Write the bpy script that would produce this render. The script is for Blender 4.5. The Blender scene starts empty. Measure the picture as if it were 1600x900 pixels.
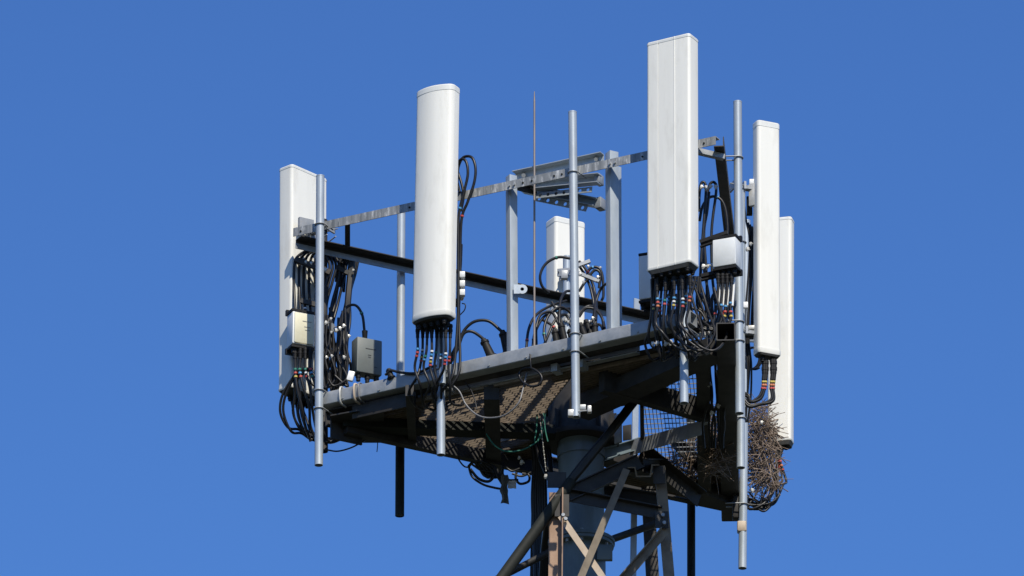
import bpy, math, random
from mathutils import Vector, Matrix
random.seed(7)
R = math.radians
scn = bpy.context.scene
col = scn.collection
V = Vector

# ------------------------------------------------------------------ camera
PITCH = R(24.0); DIST = 80.0; PX = 0.0055; FPX = DIST / PX      # metres per photo pixel at the mast
CAM = V((0, -DIST * math.cos(PITCH), 1.7))
FW = V((0, math.cos(PITCH), math.sin(PITCH))); UP = V((0, -math.sin(PITCH), math.cos(PITCH)))
cd = bpy.data.cameras.new('camera'); cam = bpy.data.objects.new('camera', cd); col.objects.link(cam)
cam.location = CAM; cam.rotation_euler = (R(90) + PITCH, 0, 0)
cd.sensor_width = 36.0; cd.lens = FPX / 1600 * 36.0; cd.clip_end = 5000; cd.clip_start = 0.5
scn.camera = cam

# ------------------------------------------------------------------ light
SUN_AZ = R(17); SUN_EL = R(48)                                   # sun behind the camera, to its right
world = bpy.data.worlds.new('World'); scn.world = world; world.use_nodes = True
nt = world.node_tree; nt.nodes.clear()
sky = nt.nodes.new('ShaderNodeTexSky'); sky.sky_type = 'NISHITA'; sky.sun_disc = False
sky.sun_elevation = SUN_EL; sky.sun_rotation = math.pi - SUN_AZ
sky.altitude = 300; sky.air_density = 1.0; sky.dust_density = 0.3; sky.ozone_density = 3.0
tint = nt.nodes.new('ShaderNodeMix'); tint.data_type = 'RGBA'; tint.blend_type = 'MULTIPLY'
tint.inputs[0].default_value = 1.0
# the deep blue of that day, paler towards the horizon
wtc = nt.nodes.new('ShaderNodeTexCoord'); wsx = nt.nodes.new('ShaderNodeSeparateXYZ'); wrp = nt.nodes.new('ShaderNodeValToRGB'); wsc = nt.nodes.new('ShaderNodeVectorMath')
wsc.operation = 'SCALE'; wsc.inputs['Scale'].default_value = 2.0
for pos, c in ((0.0, (.42, .43, .44)), (.33, (.335, .555, .85)), (.44, (.28, .465, .755)), (.95, (.28, .475, .75))):
    if pos == 0.0: el = wrp.color_ramp.elements[0]
    elif pos == .33: el = wrp.color_ramp.elements[1]
    else: el = wrp.color_ramp.elements.new(pos)
    el.position = pos; el.color = (*c, 1)
nt.links.new(wtc.outputs['Generated'], wsx.inputs[0]); nt.links.new(wsx.outputs['Z'], wrp.inputs[0]); nt.links.new(wrp.outputs[0], wsc.inputs[0]); nt.links.new(wsc.outputs[0], tint.inputs[7])
bg = nt.nodes.new('ShaderNodeBackground'); bg.inputs[1].default_value = 0.09
wo = nt.nodes.new('ShaderNodeOutputWorld')
nt.links.new(sky.outputs[0], tint.inputs[6]); nt.links.new(tint.outputs[2], bg.inputs[0]); nt.links.new(bg.outputs[0], wo.inputs[0])
sd = bpy.data.lights.new('sun', 'SUN'); sd.energy = 5.0; sd.angle = R(0.53); sd.color = (1.0, 0.925, 0.79)
sun = bpy.data.objects.new('sun', sd); col.objects.link(sun)
sdir = V((math.sin(SUN_AZ) * math.cos(SUN_EL), -math.cos(SUN_AZ) * math.cos(SUN_EL), math.sin(SUN_EL)))
sun.rotation_euler = sdir.to_track_quat('Z', 'Y').to_euler(); sun.location = (20, -40, 60)
scn.view_settings.view_transform = 'Standard'; scn.view_settings.look = 'None'
scn.view_settings.exposure = 0.08; scn.view_settings.gamma = 1.0; scn.view_settings.use_curve_mapping = False

# ------------------------------------------------------------------ materials
def mat(name, c1, c2=None, rough=0.55, metal=0.0, scale=6.0, stretch=1.0, bump=0.0, spec=0.5, dirt=None, dirt_amt=0.0, dirt_scale=3.0, rough_var=0.0):
    m = bpy.data.materials.new(name); m.use_nodes = True
    t = m.node_tree; b = t.nodes['Principled BSDF']; N = t.nodes.new; L_ = t.links.new
    b.inputs['Roughness'].default_value = rough; b.inputs['Metallic'].default_value = metal
    b.inputs['Specular IOR Level'].default_value = spec
    c2 = c2 or c1
    tc = N('ShaderNodeTexCoord'); mp = N('ShaderNodeMapping'); mp.inputs['Scale'].default_value = (1, 1, stretch)
    L_(tc.outputs['Object'], mp.inputs['Vector'])
    n = N('ShaderNodeTexNoise'); n.inputs['Scale'].default_value = scale; n.inputs['Detail'].default_value = 6; n.inputs['Roughness'].default_value = 0.6
    L_(mp.outputs[0], n.inputs['Vector'])
    r = N('ShaderNodeValToRGB'); r.color_ramp.elements[0].position = 0.32; r.color_ramp.elements[1].position = 0.68
    r.color_ramp.elements[0].color = (*c1, 1); r.color_ramp.elements[1].color = (*c2, 1)
    L_(n.outputs['Fac'], r.inputs[0]); out = r.outputs[0]
    if dirt:
        n2 = N('ShaderNodeTexNoise'); n2.inputs['Scale'].default_value = dirt_scale; n2.inputs['Detail'].default_value = 8; n2.inputs['Roughness'].default_value = 0.65
        mp2 = N('ShaderNodeMapping'); mp2.inputs['Scale'].default_value = (1, 1, 0.25 if stretch < 1 else 1); mp2.inputs['Location'].default_value = (3.1, 7.7, 1.3)
        L_(tc.outputs['Object'], mp2.inputs['Vector']); L_(mp2.outputs[0], n2.inputs['Vector'])
        r2 = N('ShaderNodeValToRGB'); r2.color_ramp.elements[0].position = 0.52; r2.color_ramp.elements[1].position = 0.75
        r2.color_ramp.elements[0].color = (0, 0, 0, 1); r2.color_ramp.elements[1].color = (dirt_amt,) * 3 + (1,)
        L_(n2.outputs['Fac'], r2.inputs[0])
        mx = N('ShaderNodeMix'); mx.data_type = 'RGBA'; L_(r2.outputs[0], mx.inputs[0]); L_(out, mx.inputs[6]); mx.inputs[7].default_value = (*dirt, 1)
        out = mx.outputs[2]
    L_(out, b.inputs['Base Color'])
    if rough_var:
        mr = N('ShaderNodeMapRange'); mr.inputs[3].default_value = rough - rough_var; mr.inputs[4].default_value = rough + rough_var
        L_(n.outputs['Fac'], mr.inputs[0]); L_(mr.outputs[0], b.inputs['Roughness'])
    if bump:
        n3 = N('ShaderNodeTexNoise'); n3.inputs['Scale'].default_value = 60; n3.inputs['Detail'].default_value = 4
        L_(tc.outputs['Object'], n3.inputs['Vector'])
        bp = N('ShaderNodeBump'); bp.inputs['Strength'].default_value = bump; bp.inputs['Distance'].default_value = 0.01
        L_(n3.outputs['Fac'], bp.inputs['Height']); L_(bp.outputs[0], b.inputs['Normal'])
    return m
M = {
 'radome':   mat('radome_white', (.72, .715, .66), (.79, .785, .725), .42, scale=7, stretch=.06, dirt=(.48, .46, .40), dirt_amt=.4, dirt_scale=9, bump=.02),
 'cap':      mat('radome_cap', (.62, .63, .60), (.70, .71, .68), .45, scale=14),
 'capdark':  mat('radome_base_plate', (.025, .025, .024), (.05, .05, .046), .6, scale=14),
 'pipe':     mat('galvanised_pipe', (.33, .38, .425), (.42, .47, .51), .42, .25, scale=9, stretch=.3, dirt=(.30, .26, .21), dirt_amt=.45, dirt_scale=5, rough_var=.1, bump=.03),
 'galv':     mat('galvanised_steel', (.24, .26, .275), (.36, .375, .385), .45, .25, scale=11, stretch=1, dirt=(.22, .21, .19), dirt_amt=.6, dirt_scale=4, rough_var=.12, bump=.05),
 'rail':     mat('streaked_galvanised_rail', (.13, .14, .145), (.34, .35, .35), .5, .15, scale=22, stretch=.04, dirt=(.80, .80, .78), dirt_amt=.95, dirt_scale=26, bump=.04),
 'shadesteel':     mat('shade_dark_steel', (.016, .016, .016), (.040, .038, .036), .65, .1, scale=9, dirt=(.055, .036, .024), dirt_amt=.6, bump=.05),  # galvanised steel with the shade under the platform put into its colour
 'grating':  mat('weathered_grating', (.15, .12, .088), (.25, .20, .15), .65, .05, scale=18, dirt=(.12, .08, .05), dirt_amt=.6),
 'mesh':     mat('grey_grating_bars', (.13, .14, .15), (.20, .21, .22), .6, .1, scale=15),
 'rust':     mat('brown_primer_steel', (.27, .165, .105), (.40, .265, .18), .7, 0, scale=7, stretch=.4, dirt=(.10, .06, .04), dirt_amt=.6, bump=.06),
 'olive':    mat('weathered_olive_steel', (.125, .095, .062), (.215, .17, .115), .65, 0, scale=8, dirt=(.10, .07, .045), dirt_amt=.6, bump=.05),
 'cream':    mat('faded_cream_steel', (.40, .31, .22), (.52, .43, .33), .65, 0, scale=8, dirt=(.18, .11, .07), dirt_amt=.7, bump=.05),
 'blackened': mat('dark_paint_and_shade', (.010, .012, .010), (.020, .022, .018), .7, scale=6, bump=.04, spec=.25),  # near-black paint that also stands for shade on beam and far pipe
 'pole':     mat('blue_grey_pole_paint', (.12, .165, .195), (.16, .21, .24), .5, 0, scale=5, stretch=.4, dirt=(.06, .07, .07), dirt_amt=.7, bump=.03),
 'rubber':   mat('black_cable_sheath', (.010, .010, .011), (.018, .018, .019), .38, scale=20, spec=.35),
 'greycable':mat('grey_cable_sheath', (.12, .12, .125), (.19, .19, .19), .4, scale=20),
 'blackplastic': mat('black_plastic', (.010, .010, .011), (.020, .020, .020), .55, scale=20, spec=.2),
 'boxwhite': mat('radio_box_white', (.63, .66, .67), (.70, .72, .72), .42, scale=6, dirt=(.45, .44, .40), dirt_amt=.3),
 'boxcream': mat('radio_box_cream', (.60, .57, .41), (.66, .63, .47), .5, scale=6, dirt=(.42, .39, .30), dirt_amt=.3),
 'boxgrey':  mat('radio_box_grey', (.115, .132, .126), (.142, .158, .152), .5, scale=6, dirt=(.09, .09, .085), dirt_amt=.4),
 'print':    mat('faded_print', (.33, .33, .29), rough=.6),
 'printdark':mat('faded_dark_print', (.055, .06, .06), rough=.6),
 'printgold':mat('yellow_brown_print', (.45, .33, .08), rough=.6),
 'whiteplastic': mat('white_plastic', (.72, .73, .72), (.80, .80, .79), .4, scale=9),
 'zinc':     mat('bright_zinc_clip', (.42, .42, .39), (.58, .57, .53), .4, .2, scale=14),
 'rod':      mat('weathered_rod', (.20, .17, .15), (.30, .26, .23), .5, .2, scale=15, stretch=.2),
 'twig':     mat('dry_twigs', (.10, .072, .054), (.31, .235, .18), .8, scale=25),
 'rope':     mat('green_rope', (.01, .11, .085), (.02, .16, .12), .7, scale=30),
 'strip':    mat('grey_torn_strip', (.05, .052, .05), (.09, .09, .085), .7, scale=20),
 'film':     mat('milky_plastic_film', (.50, .52, .55), (.62, .63, .65), .4, scale=20),
 'blue':  mat('blue_tape', (.08, .30, .56), rough=.45), 'red': mat('red_tape', (.48, .07, .055), rough=.45),
 'yellow':mat('yellow_tape', (.52, .41, .08), rough=.45), 'white': mat('white_tape', (.72, .72, .70), rough=.45),
 'green': mat('green_tape', (.03, .20, .14), rough=.45), 'orange': mat('orange_tape', (.55, .19, .08), rough=.45),
 'tan':   mat('tan_band', (.40, .32, .24), (.48, .40, .31), .6, scale=12),
 'ground':mat('grassy_ground', (.018, .025, .010), (.035, .035, .018), .9, scale=.2, dirt=(.05, .045, .03), dirt_amt=.6, dirt_scale=.05),
}

# ------------------------------------------------------------------ where a photo pixel lies in the place
def ray(px, py): return FW * FPX + V((px - 800, 0, 0)) + UP * (450 - py)
def on_plane(px, py, p0, n):
    r = ray(px, py); return CAM + r * ((p0 - CAM).dot(n) / r.dot(n))
def Z(px, py, z): return on_plane(px, py, V((0, 0, z)), V((0, 0, 1)))
def Y(px, py, y): return on_plane(px, py, V((0, y, 0)), V((0, 1, 0)))
ZR = 34.64; ZF = 32.93                                           # handrail height, floor height
cL, cR, cB = Z(463, 370, ZR), Z(1133, 213, ZR), Z(1165, 528, ZR) # the three corners of the platform
dF = (cR - cL).normalized(); dK = (cB - cL).normalized(); dG = (cB - cR).normalized()
nF = V((dF.y, -dF.x, 0)); nK = V((-dK.y, dK.x, 0)); nG = V((dG.y, -dG.x, 0))
def F(px, py, off=0.): return on_plane(px, py, cL + nF * off, nF)   # on the near left side of the platform
def K(px, py, off=0.): return on_plane(px, py, cL + nK * off, nK)   # on the far side

# ------------------------------------------------------------------ mesh helpers
class MB:
    def __init__(s): s.v = []; s.f = []; s.soft = False
    def add(s, vs, fs):
        b = len(s.v); s.v += [V(x) for x in vs]; s.f += [tuple(b + i for i in f) for f in fs]; return s
    def sweep(s, prof, p0, p1, up=V((0, 0, 1)), caps=True, closed=True):
        """extrude a 2D outline (side, up) from p0 to p1; an L or C outline is given as a closed polygon"""
        d = (p1 - p0).normalized(); side = d.cross(up)
        if side.length < 1e-4: side = d.cross(V((0, 1, 0)))
        side.normalize(); u = side.cross(d)
        n = len(prof)
        a = [p0 + side * x + u * y for x, y in prof]; b = [p1 + side * x + u * y for x, y in prof]
        fs = [(i, (i + 1) % n, n + (i + 1) % n, n + i) for i in range(n)]
        if caps: fs += [tuple(range(n))[::-1], tuple(range(n, 2 * n))]
        return s.add(a + b, fs)
    def bar(s, p0, p1, w, h, up=V((0, 0, 1)), bev=0.0):
        if bev:
            pr = []
            for cx, cy, a0 in ((w/2-bev, h/2-bev, 0), (-w/2+bev, h/2-bev, 90), (-w/2+bev, -h/2+bev, 180), (w/2-bev, -h/2+bev, 270)):
                for k in range(4):
                    a = R(a0 + 30 * k); pr.append((cx + bev * math.cos(a), cy + bev * math.sin(a)))
        else: pr = [(w/2, h/2), (-w/2, h/2), (-w/2, -h/2), (w/2, -h/2)]
        return s.sweep(pr, p0, p1, up)
    def angle(s, p0, p1, w, h, t, up=V((0, 0, 1)), flip=1, top=True):
        """steel angle: upright leg of height h, level leg of width w to one side"""
        k = h if top else 0
        pr = [(0, 0), (0, h), (flip * w, h), (flip * w, h - t), (flip * t, h - t), (flip * t, 0)] if top else \
             [(0, 0), (0, h), (flip * t, h), (flip * t, t), (flip * w, t), (flip * w, 0)]
        return s.sweep([(x, y - h / 2) for x, y in pr], p0, p1, up)
    def channel(s, p0, p1, w, h, t, up=V((0, 0, 1)), flip=1):
        pr = [(0, 0), (w, 0), (w, t), (t, t), (t, h - t), (w, h - t), (w, h), (0, h)]
        return s.sweep([(flip * x, y - h / 2) for x, y in pr], p0, p1, up)
    def hollow(s, p0, p1, w, h, t, bev=.012):
        """square tube, open at both ends"""
        def rr(w, h, b):
            pr = []
            for cx, cy, a0 in ((w/2-b, h/2-b, 0), (-w/2+b, h/2-b, 90), (-w/2+b, -h/2+b, 180), (w/2-b, -h/2+b, 270)):
                for k in range(4):
                    a = R(a0 + 30 * k); pr.append((cx + b * math.cos(a), cy + b * math.sin(a)))
            return pr
        d = (p1 - p0).normalized(); side = d.cross(V((0, 0, 1))).normalized(); u = side.cross(d)
        o, i = rr(w, h, bev), rr(w - 2*t, h - 2*t, bev * .6); n = len(o)
        vs = [q + side * x + u * y for q in (p0, p1) for pr in (o, i) for x, y in pr]
        fs = []
        for k in range(n):
            j = (k + 1) % n
            fs += [(k, j, 2*n + j, 2*n + k), (n + j, n + k, 3*n + k, 3*n + j), (k, n + k, n + j, j), (2*n + j, 3*n + j, 3*n + k, 2*n + k)]
        return s.add(vs, fs)
    def cyl(s, p0, p1, r0, r1=None, n=14, caps=True, hollow=0.0):
        r1 = r0 if r1 is None else r1
        if n >= 8: s.soft = True
        d = (p1 - p0).normalized(); a = d.orthogonal().normalized(); b = d.cross(a)
        cs = [(math.cos(2*math.pi*k/n), math.sin(2*math.pi*k/n)) for k in range(n)]
        vs = [p0 + (a*x + b*y) * r0 for x, y in cs] + [p1 + (a*x + b*y) * r1 for x, y in cs]
        fs = [(k, (k+1) % n, n + (k+1) % n, n + k) for k in range(n)]
        if hollow:
            vs += [p0 + (a*x + b*y) * (r0 - hollow) for x, y in cs] + [p1 + (a*x + b*y) * (r1 - hollow) for x, y in cs]
            for k in range(n):
                j = (k + 1) % n
                fs += [(2*n + j, 2*n + k, 3*n + k, 3*n + j), (k, 2*n + k, 2*n + j, j), (n + j, 3*n + j, 3*n + k, n + k)]
        elif caps: fs += [tuple(range(n))[::-1], tuple(range(n, 2*n))]
        return s.add(vs, fs)
    def lathe(s, c, prof, n=40):
        """turn (radius, height) pairs round the upright axis through c"""
        vs = [c + V((r*math.cos(2*math.pi*k/n), r*math.sin(2*math.pi*k/n), z)) for r, z in prof for k in range(n)]
        fs = [(i*n + k, i*n + (k+1) % n, (i+1)*n + (k+1) % n, (i+1)*n + k) for i in range(len(prof)-1) for k in range(n)]
        return s.add(vs, fs)
    def path(s, pts, r, n=7, caps=True, taper=None):
        """round cable or bent rod through a list of points"""
        s.soft = True; m = len(pts); prev = None; vs = []
        for i, p in enumerate(pts):
            d = (pts[min(i+1, m-1)] - pts[max(i-1, 0)])
            if d.length < 1e-7: d = V((0, 0, 1))
            d.normalize()
            a = d.orthogonal().normalized() if prev is None else (prev - d * prev.dot(d))
            if a.length < 1e-5: a = d.orthogonal()
            a.normalize(); prev = a; b = d.cross(a)
            q = r if taper is None else r * (1 + (taper - 1) * i / (m - 1))
            vs += [p + (a*math.cos(2*math.pi*k/n) + b*math.sin(2*math.pi*k/n)) * q for k in range(n)]
        fs = [(i*n + k, i*n + (k+1) % n, (i+1)*n + (k+1) % n, (i+1)*n + k) for i in range(m-1) for k in range(n)]
        if caps: fs += [tuple(range(n))[::-1], tuple(range((m-1)*n, m*n))]
        return s.add(vs, fs)
    def box(s, c, ax, ay, az, sx, sy, sz, bev=.0):
        """box with its own axes; bev rounds its upright edges"""
        p0 = c - az * sz / 2; p1 = c + az * sz / 2
        return s.bar(p0, p1, sx, sy, ay, bev) if False else s._box(c, ax, ay, az, sx, sy, sz, bev)
    def _box(s, c, ax, ay, az, sx, sy, sz, bev):
        if not bev:
            vs = [c + ax*(sx/2*i) + ay*(sy/2*j) + az*(sz/2*k) for k in (-1, 1) for i, j in ((1, 1), (-1, 1), (-1, -1), (1, -1))]
            return s.add(vs, [(3, 2, 1, 0), (4, 5, 6, 7), (0, 1, 5, 4), (1, 2, 6, 5), (2, 3, 7, 6), (3, 0, 4, 7)])
        rings = []
        for z, ins in ((-sz/2, bev), (-sz/2 + bev*.3, bev*.3), (-sz/2 + bev, 0), (sz/2 - bev, 0), (sz/2 - bev*.3, bev*.3), (sz/2, bev)):
            w, h = sx - 2*ins, sy - 2*ins; rg = []
            for qx, qy, a0 in ((1, 1, 0), (-1, 1, 90), (-1, -1, 180), (1, -1, 270)):
                for k in range(4):
                    a = R(a0 + 30*k); rg.append(c + ax*(qx*(w/2 - bev) + bev*math.cos(a)) + ay*(qy*(h/2 - bev) + bev*math.sin(a)) + az*z)
            rings.append(rg)
        n = 16; vs = [p for rg in rings for p in rg]
        fs = [(i*n + k, i*n + (k+1) % n, (i+1)*n + (k+1) % n, (i+1)*n + k) for i in range(5) for k in range(n)]
        fs += [tuple(range(n))[::-1], tuple(range(5*n, 6*n))]
        return s.add(vs, fs)
    def build(s, name, m, parent=None, origin=None, smooth=True, sharp=None):
        sharp = sharp or (75 if s.soft else 26)
        if origin is None: origin = V(parent.get('_o', (0, 0, 0))) if parent else V((0, 0, 0))
        me = bpy.data.meshes.new(name)
        me.from_pydata([v - origin for v in s.v], [], s.f); me.materials.append(M[m])
        if smooth:
            me.shade_smooth(); me.set_sharp_from_angle(angle=R(sharp))
        me.validate()
        o = bpy.data.objects.new(name, me); col.objects.link(o)
        if parent is not None: o.parent = parent
        else: o.location = origin
        o['_o'] = tuple(origin) if parent is None else tuple(origin)
        return o
def tag(o, label=None, cat=None, group=None, kind=None):
    if label: o['label'] = label
    if cat: o['category'] = cat
    if group: o['group'] = group
    if kind: o['kind'] = kind
    return o
def thing(name, loc, label, cat, group=None):
    o = bpy.data.objects.new(name, None); col.objects.link(o); o.location = loc; o.empty_display_size = .1; o['_o'] = tuple(loc)
    return tag(o, label, cat, group)
def spline(pts, k=7):
    out = []; P = [pts[0]*2 - pts[1]] + list(pts) + [pts[-1]*2 - pts[-2]]
    for i in range(1, len(P) - 2):
        a, b, c, d = P[i-1:i+3]
        for j in range(k):
            t = j / k
            out.append(.5 * ((b*2) + (c - a)*t + (a*2 - b*5 + c*4 - d)*t*t + (b*3 - a - c*3 + d)*t**3))
    out.append(pts[-1]); return out
def point_at(pts, s):
    for i in range(len(pts) - 1):
        l = (pts[i+1] - pts[i]).length
        if s <= l: return i, pts[i].lerp(pts[i+1], s / max(l, 1e-6))
        s -= l
    return len(pts) - 2, pts[-1]
def piece(pts, s0, s1):
    i0, a = point_at(pts, s0); i1, b = point_at(pts, s1)
    return [a] + pts[i0+1:i1+1] + [b]
CABLES = 'black cables along the mast top'
def cable(pts, r=.0125, label='black cable', group=None, bands=(), conn=0.0, m='rubber', name='jumper_cable', k=7, n=7):
    """a cable; bands = (distance from its start, colour) tape rings; conn = length of the black plug at its start"""
    sp = spline(pts, k); o = MB().path(sp, r, n).build(name, m, origin=sp[0]); tag(o, label, 'cable', group)
    if conn:
        q = piece(sp, 0, conn); c = MB()
        c.path(q, r * 1.5, 10); c.path(piece(sp, conn, conn * 1.45), r * 1.3, 10)
        for z in (.1, .55): c.path(piece(sp, conn * z, conn * (z + .22)), r * 1.75, 10)
        c.build('plug', 'blackplastic', o)
    for s, colr in bands:
        b = MB().path(piece(sp, s, s + .015), r + .0035, 9).build('colour_band', colr, o); b['label'] = colr + ' tape band'
    return o

# ------------------------------------------------------------------ ground
g = MB(); nseg = 64
g.add([V((0, 0, 0))] + [V((4000*math.cos(2*math.pi*i/nseg), 4000*math.sin(2*math.pi*i/nseg), 0)) for i in range(nseg)],
      [(0, 1 + i, 1 + (i + 1) % nseg) for i in range(nseg)])
tag(g.build('ground', 'ground', smooth=False), 'grassy ground far below the mast', 'ground', kind='structure')

# ------------------------------------------------------------------ lattice tower
UPZ = V((0, 0, 1))
tower = thing('lattice_tower', V((.75, .15, 0)), 'brown and olive steel lattice tower with crossed braces under the platform', 'tower')
yA, yB_, yC, yD = -.80, -.62, .70, .55                          # near left, near right, far right, far left legs
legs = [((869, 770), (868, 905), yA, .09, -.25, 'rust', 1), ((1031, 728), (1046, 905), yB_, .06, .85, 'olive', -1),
        ((1012, 760), (1020, 905), yC, .08, .8, 'shadesteel', -1), ((841, 740), (838, 905), yD, .08, -.4, 'shadesteel', 1)]
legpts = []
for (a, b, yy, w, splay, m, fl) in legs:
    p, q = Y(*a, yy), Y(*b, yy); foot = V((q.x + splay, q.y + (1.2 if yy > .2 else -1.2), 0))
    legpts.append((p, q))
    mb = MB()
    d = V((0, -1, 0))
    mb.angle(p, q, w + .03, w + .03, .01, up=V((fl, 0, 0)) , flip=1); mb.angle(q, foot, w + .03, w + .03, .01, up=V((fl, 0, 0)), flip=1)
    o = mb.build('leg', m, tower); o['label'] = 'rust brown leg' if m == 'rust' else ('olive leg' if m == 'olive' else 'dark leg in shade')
def brace(p, q, w, h, m, label=None, up=UPZ, kind='angle', flip=1, name='brace'):
    mb = MB()
    if kind == 'angle': mb.angle(p, q, w, h, .009, up, flip)
    elif kind == 'tube': mb.cyl(p, q, w, n=16, hollow=.006)
    else: mb.channel(p, q, w, h, .01, up, flip)
    o = mb.build(name, m, tower)
    if label: o['label'] = label
    return o
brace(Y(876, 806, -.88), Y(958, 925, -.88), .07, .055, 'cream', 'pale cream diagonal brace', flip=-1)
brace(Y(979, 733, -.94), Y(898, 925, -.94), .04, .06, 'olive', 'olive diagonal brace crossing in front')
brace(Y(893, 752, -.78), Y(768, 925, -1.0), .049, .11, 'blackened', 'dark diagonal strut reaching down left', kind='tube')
brace(Y(880, 852, .1), Y(770, 908, .1), .03, .06, 'shadesteel', 'thin dark strut at the lower left', kind='tube')
brace(Y(872, 772, -.76), Y(1032, 803, -.60), .06, .10, 'shadesteel', 'dark level beam across the tower')
brace(Y(930, 766, .45), Y(1036, 783, .05), .08, .10, 'shadesteel', 'dark rear beam under the platform')
brace(Y(944, 847, .5), Y(1034, 815, -.5), .032, .06, 'shadesteel', 'dark upper strut of the right side', kind='tube')
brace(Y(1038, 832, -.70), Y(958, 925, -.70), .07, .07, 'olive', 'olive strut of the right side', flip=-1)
brace(Y(884, 775, -.74), Y(1000, 722, -.60), .05, .13, 'shadesteel', 'broad dark beam rising to the right', kind='channel', name='top_beam')
brace(Y(1005, 728, -.58), Y(1036, 728, .7), .05, .12, 'shadesteel', 'dark side beam', kind='channel', name='top_beam')
# hat shaped cap beam seen end on above the right leg
hat = [(-.13, .02), (-.13, .03), (-.065, .03), (-.05, -.045), (.055, -.045), (.07, .05), (.135, .05), (.135, .04), (.08, .04), (.066, -.056), (-.06, -.056), (-.075, .02)]
MB().sweep(hat, Y(1005, 735, -.80), Y(1005, 735, .25), UPZ).build('cap_beam', 'olive', tower, sharp=20)
# gusset plates at the nodes
for (px, py, yy, w, h) in ((878, 790, -.855, .12, .2), (1034, 812, -.655, .11, .15), (870, 750, -.78, .16, .14), (1030, 742, -.69, .10, .16)):
    MB().box(Y(px, py, yy), V((1, 0, 0)), V((0, 1, 0)), UPZ, w, .012, h).build('gusset_plate', 'shadesteel', tower)
for (px, py, yy) in ((880, 806, -.90), (884, 812, -.90), (1036, 806, -.67), (1038, 818, -.67), (866, 752, -.74), (874, 744, -.74)):
    p = Y(px, py, yy); MB().cyl(p, p + V((0, -.03, 0)), .016, n=6).build('bolt', 'galv', tower)

# the pole standing inside the tower
px0 = Y(908, 700, .12); cx = V((px0.x, .12, 0))
def zat(py, y=.12): return Y(908, py, y).z
pole = thing('steel_pole', V((cx.x, cx.y, zat(1250))), 'blue grey round steel pole standing inside the lattice tower', 'pole')
MB().lathe(cx, [(.205, zat(1250)), (.205, zat(852)), (.195, zat(850)), (.195, zat(680)), (.0, zat(680))]).build('pole_shaft', 'pole', pole)
z2 = zat(846)
MB().lathe(cx, [(.2, z2), (.285, z2), (.285, z2 - .03), (.2, z2 - .03)]).build('flange', 'pole', pole)
MB().lathe(cx, [(.2, z2 - .032), (.275, z2 - .032), (.275, z2 - .06), (.2, z2 - .06)]).build('flange', 'pole', pole)
for k in range(12):
    a = 2*math.pi*k/12; p = cx + V((.245*math.cos(a), .245*math.sin(a), z2 - .09)); MB().cyl(p, p + V((0, 0, .11)), .015, n=6).build('bolt', 'galv', pole)
MB().box(Y(945, 864, -.05), V((1, 0, 0)), V((0, 1, 0)), UPZ, .13, .05, .14, .006).build('lug', 'pole', pole)
MB().lathe(cx, [(.198, zat(703)), (.206, zat(703)), (.206, zat(717)), (.198, zat(717))]).build('weld_collar', 'pole', pole)
for (px, py) in ((914, 772),):
    p = Y(px, py, -.08); MB().box(p, V((1, 0, 0)), V((0, 1, 0)), UPZ, .035, .012, .02, .003).build('tag_plate', 'pipe', pole)

# ------------------------------------------------------------------ triangular platform
plat = thing('antenna_platform', V((cx.x, 0, ZF)), 'triangular galvanised steel platform with grating floor and handrails on the mast top', 'platform')
def P(mb, name, m, label=None, **k):
    o = mb.build(name, m, plat, **k)
    if label: o['label'] = label
    return o
# lower square tubes of the three sides
tF0, tF1 = F(507, 627.5), F(1084, 498.5)
P(MB().hollow(tF0, tF1, .12, .118, .008), 'main_tube', 'galv', 'galvanised square tube along the near left side')
P(MB().bar(tF0 - nF*.115 - V((0, 0, .05)), tF1 - nF*.115 - V((0, 0, .05)), .10, .008), 'shade_strip', 'shadesteel')  # added strip giving the tube a dark underside and closing the gap
gz0, gz1 = V((cR.x + .02, cR.y - .02, 0)), V((cB.x, cB.y, 0))
tG0 = Y(1134, 518, gz0.y - .10); tG1 = V((cB.x - .15, cB.y - .1, ZF + .0))
P(MB().hollow(tG0, tG1, .16, .16, .010), 'main_tube', 'shadesteel', 'dark square tube of the right side, open end towards the viewer')
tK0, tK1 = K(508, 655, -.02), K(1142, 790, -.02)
P(MB().channel(tK0, tK1, .07, .14, .009), 'main_channel', 'shadesteel', 'dark channel along the far side')
P(MB().channel(F(612, 631, -.22), F(1000, 546, -.22), .06, .095, .008, flip=1), 'floor_channel', 'galv', 'galvanised channel behind the near tube')
# beams running away from the viewer and along the sides
P(MB().bar(Z(768, 614, ZF - .07), Z(772, 738, ZF - .07), .13, .12), 'floor_beam', 'shadesteel')
P(MB().bar(Z(1098, 556, ZF - .07), Z(1101, 778, ZF - .07), .115, .12), 'floor_beam', 'shadesteel')
P(MB().bar(Z(640, 610, ZF - .06), Z(645, 690, ZF - .06), .07, .10), 'floor_beam', 'shadesteel')
P(MB().bar(Z(940, 596, ZF - .10), Z(1104, 643, ZF - .10), .08, .19), 'radial_beam', 'shadesteel')
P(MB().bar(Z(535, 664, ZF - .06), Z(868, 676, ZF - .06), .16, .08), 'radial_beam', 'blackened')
P(MB().bar(Z(540, 668, ZF - .10), Z(850, 735, ZF - .10), .07, .11), 'floor_beam', 'shadesteel')
P(MB().bar(Z(905, 640, ZF - .12), Z(1120, 545, ZF - .12), .22, .14), 'radial_beam', 'shadesteel')
P(MB().bar(Z(945, 712, ZF - .10), Z(1138, 784, ZF - .10), .16, .12), 'radial_beam', 'shadesteel')
P(MB().bar(Z(1003, 632, ZF - .03), Z(1004, 716, ZF - .03), .035, .06), 'floor_angle', 'shadesteel')
P(MB().angle(Y(985, 700, .25), Y(1096, 668, -.6), .09, .13, .009, flip=-1), 'support_arm', 'galv', 'galvanised arm with striped shade')
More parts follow.
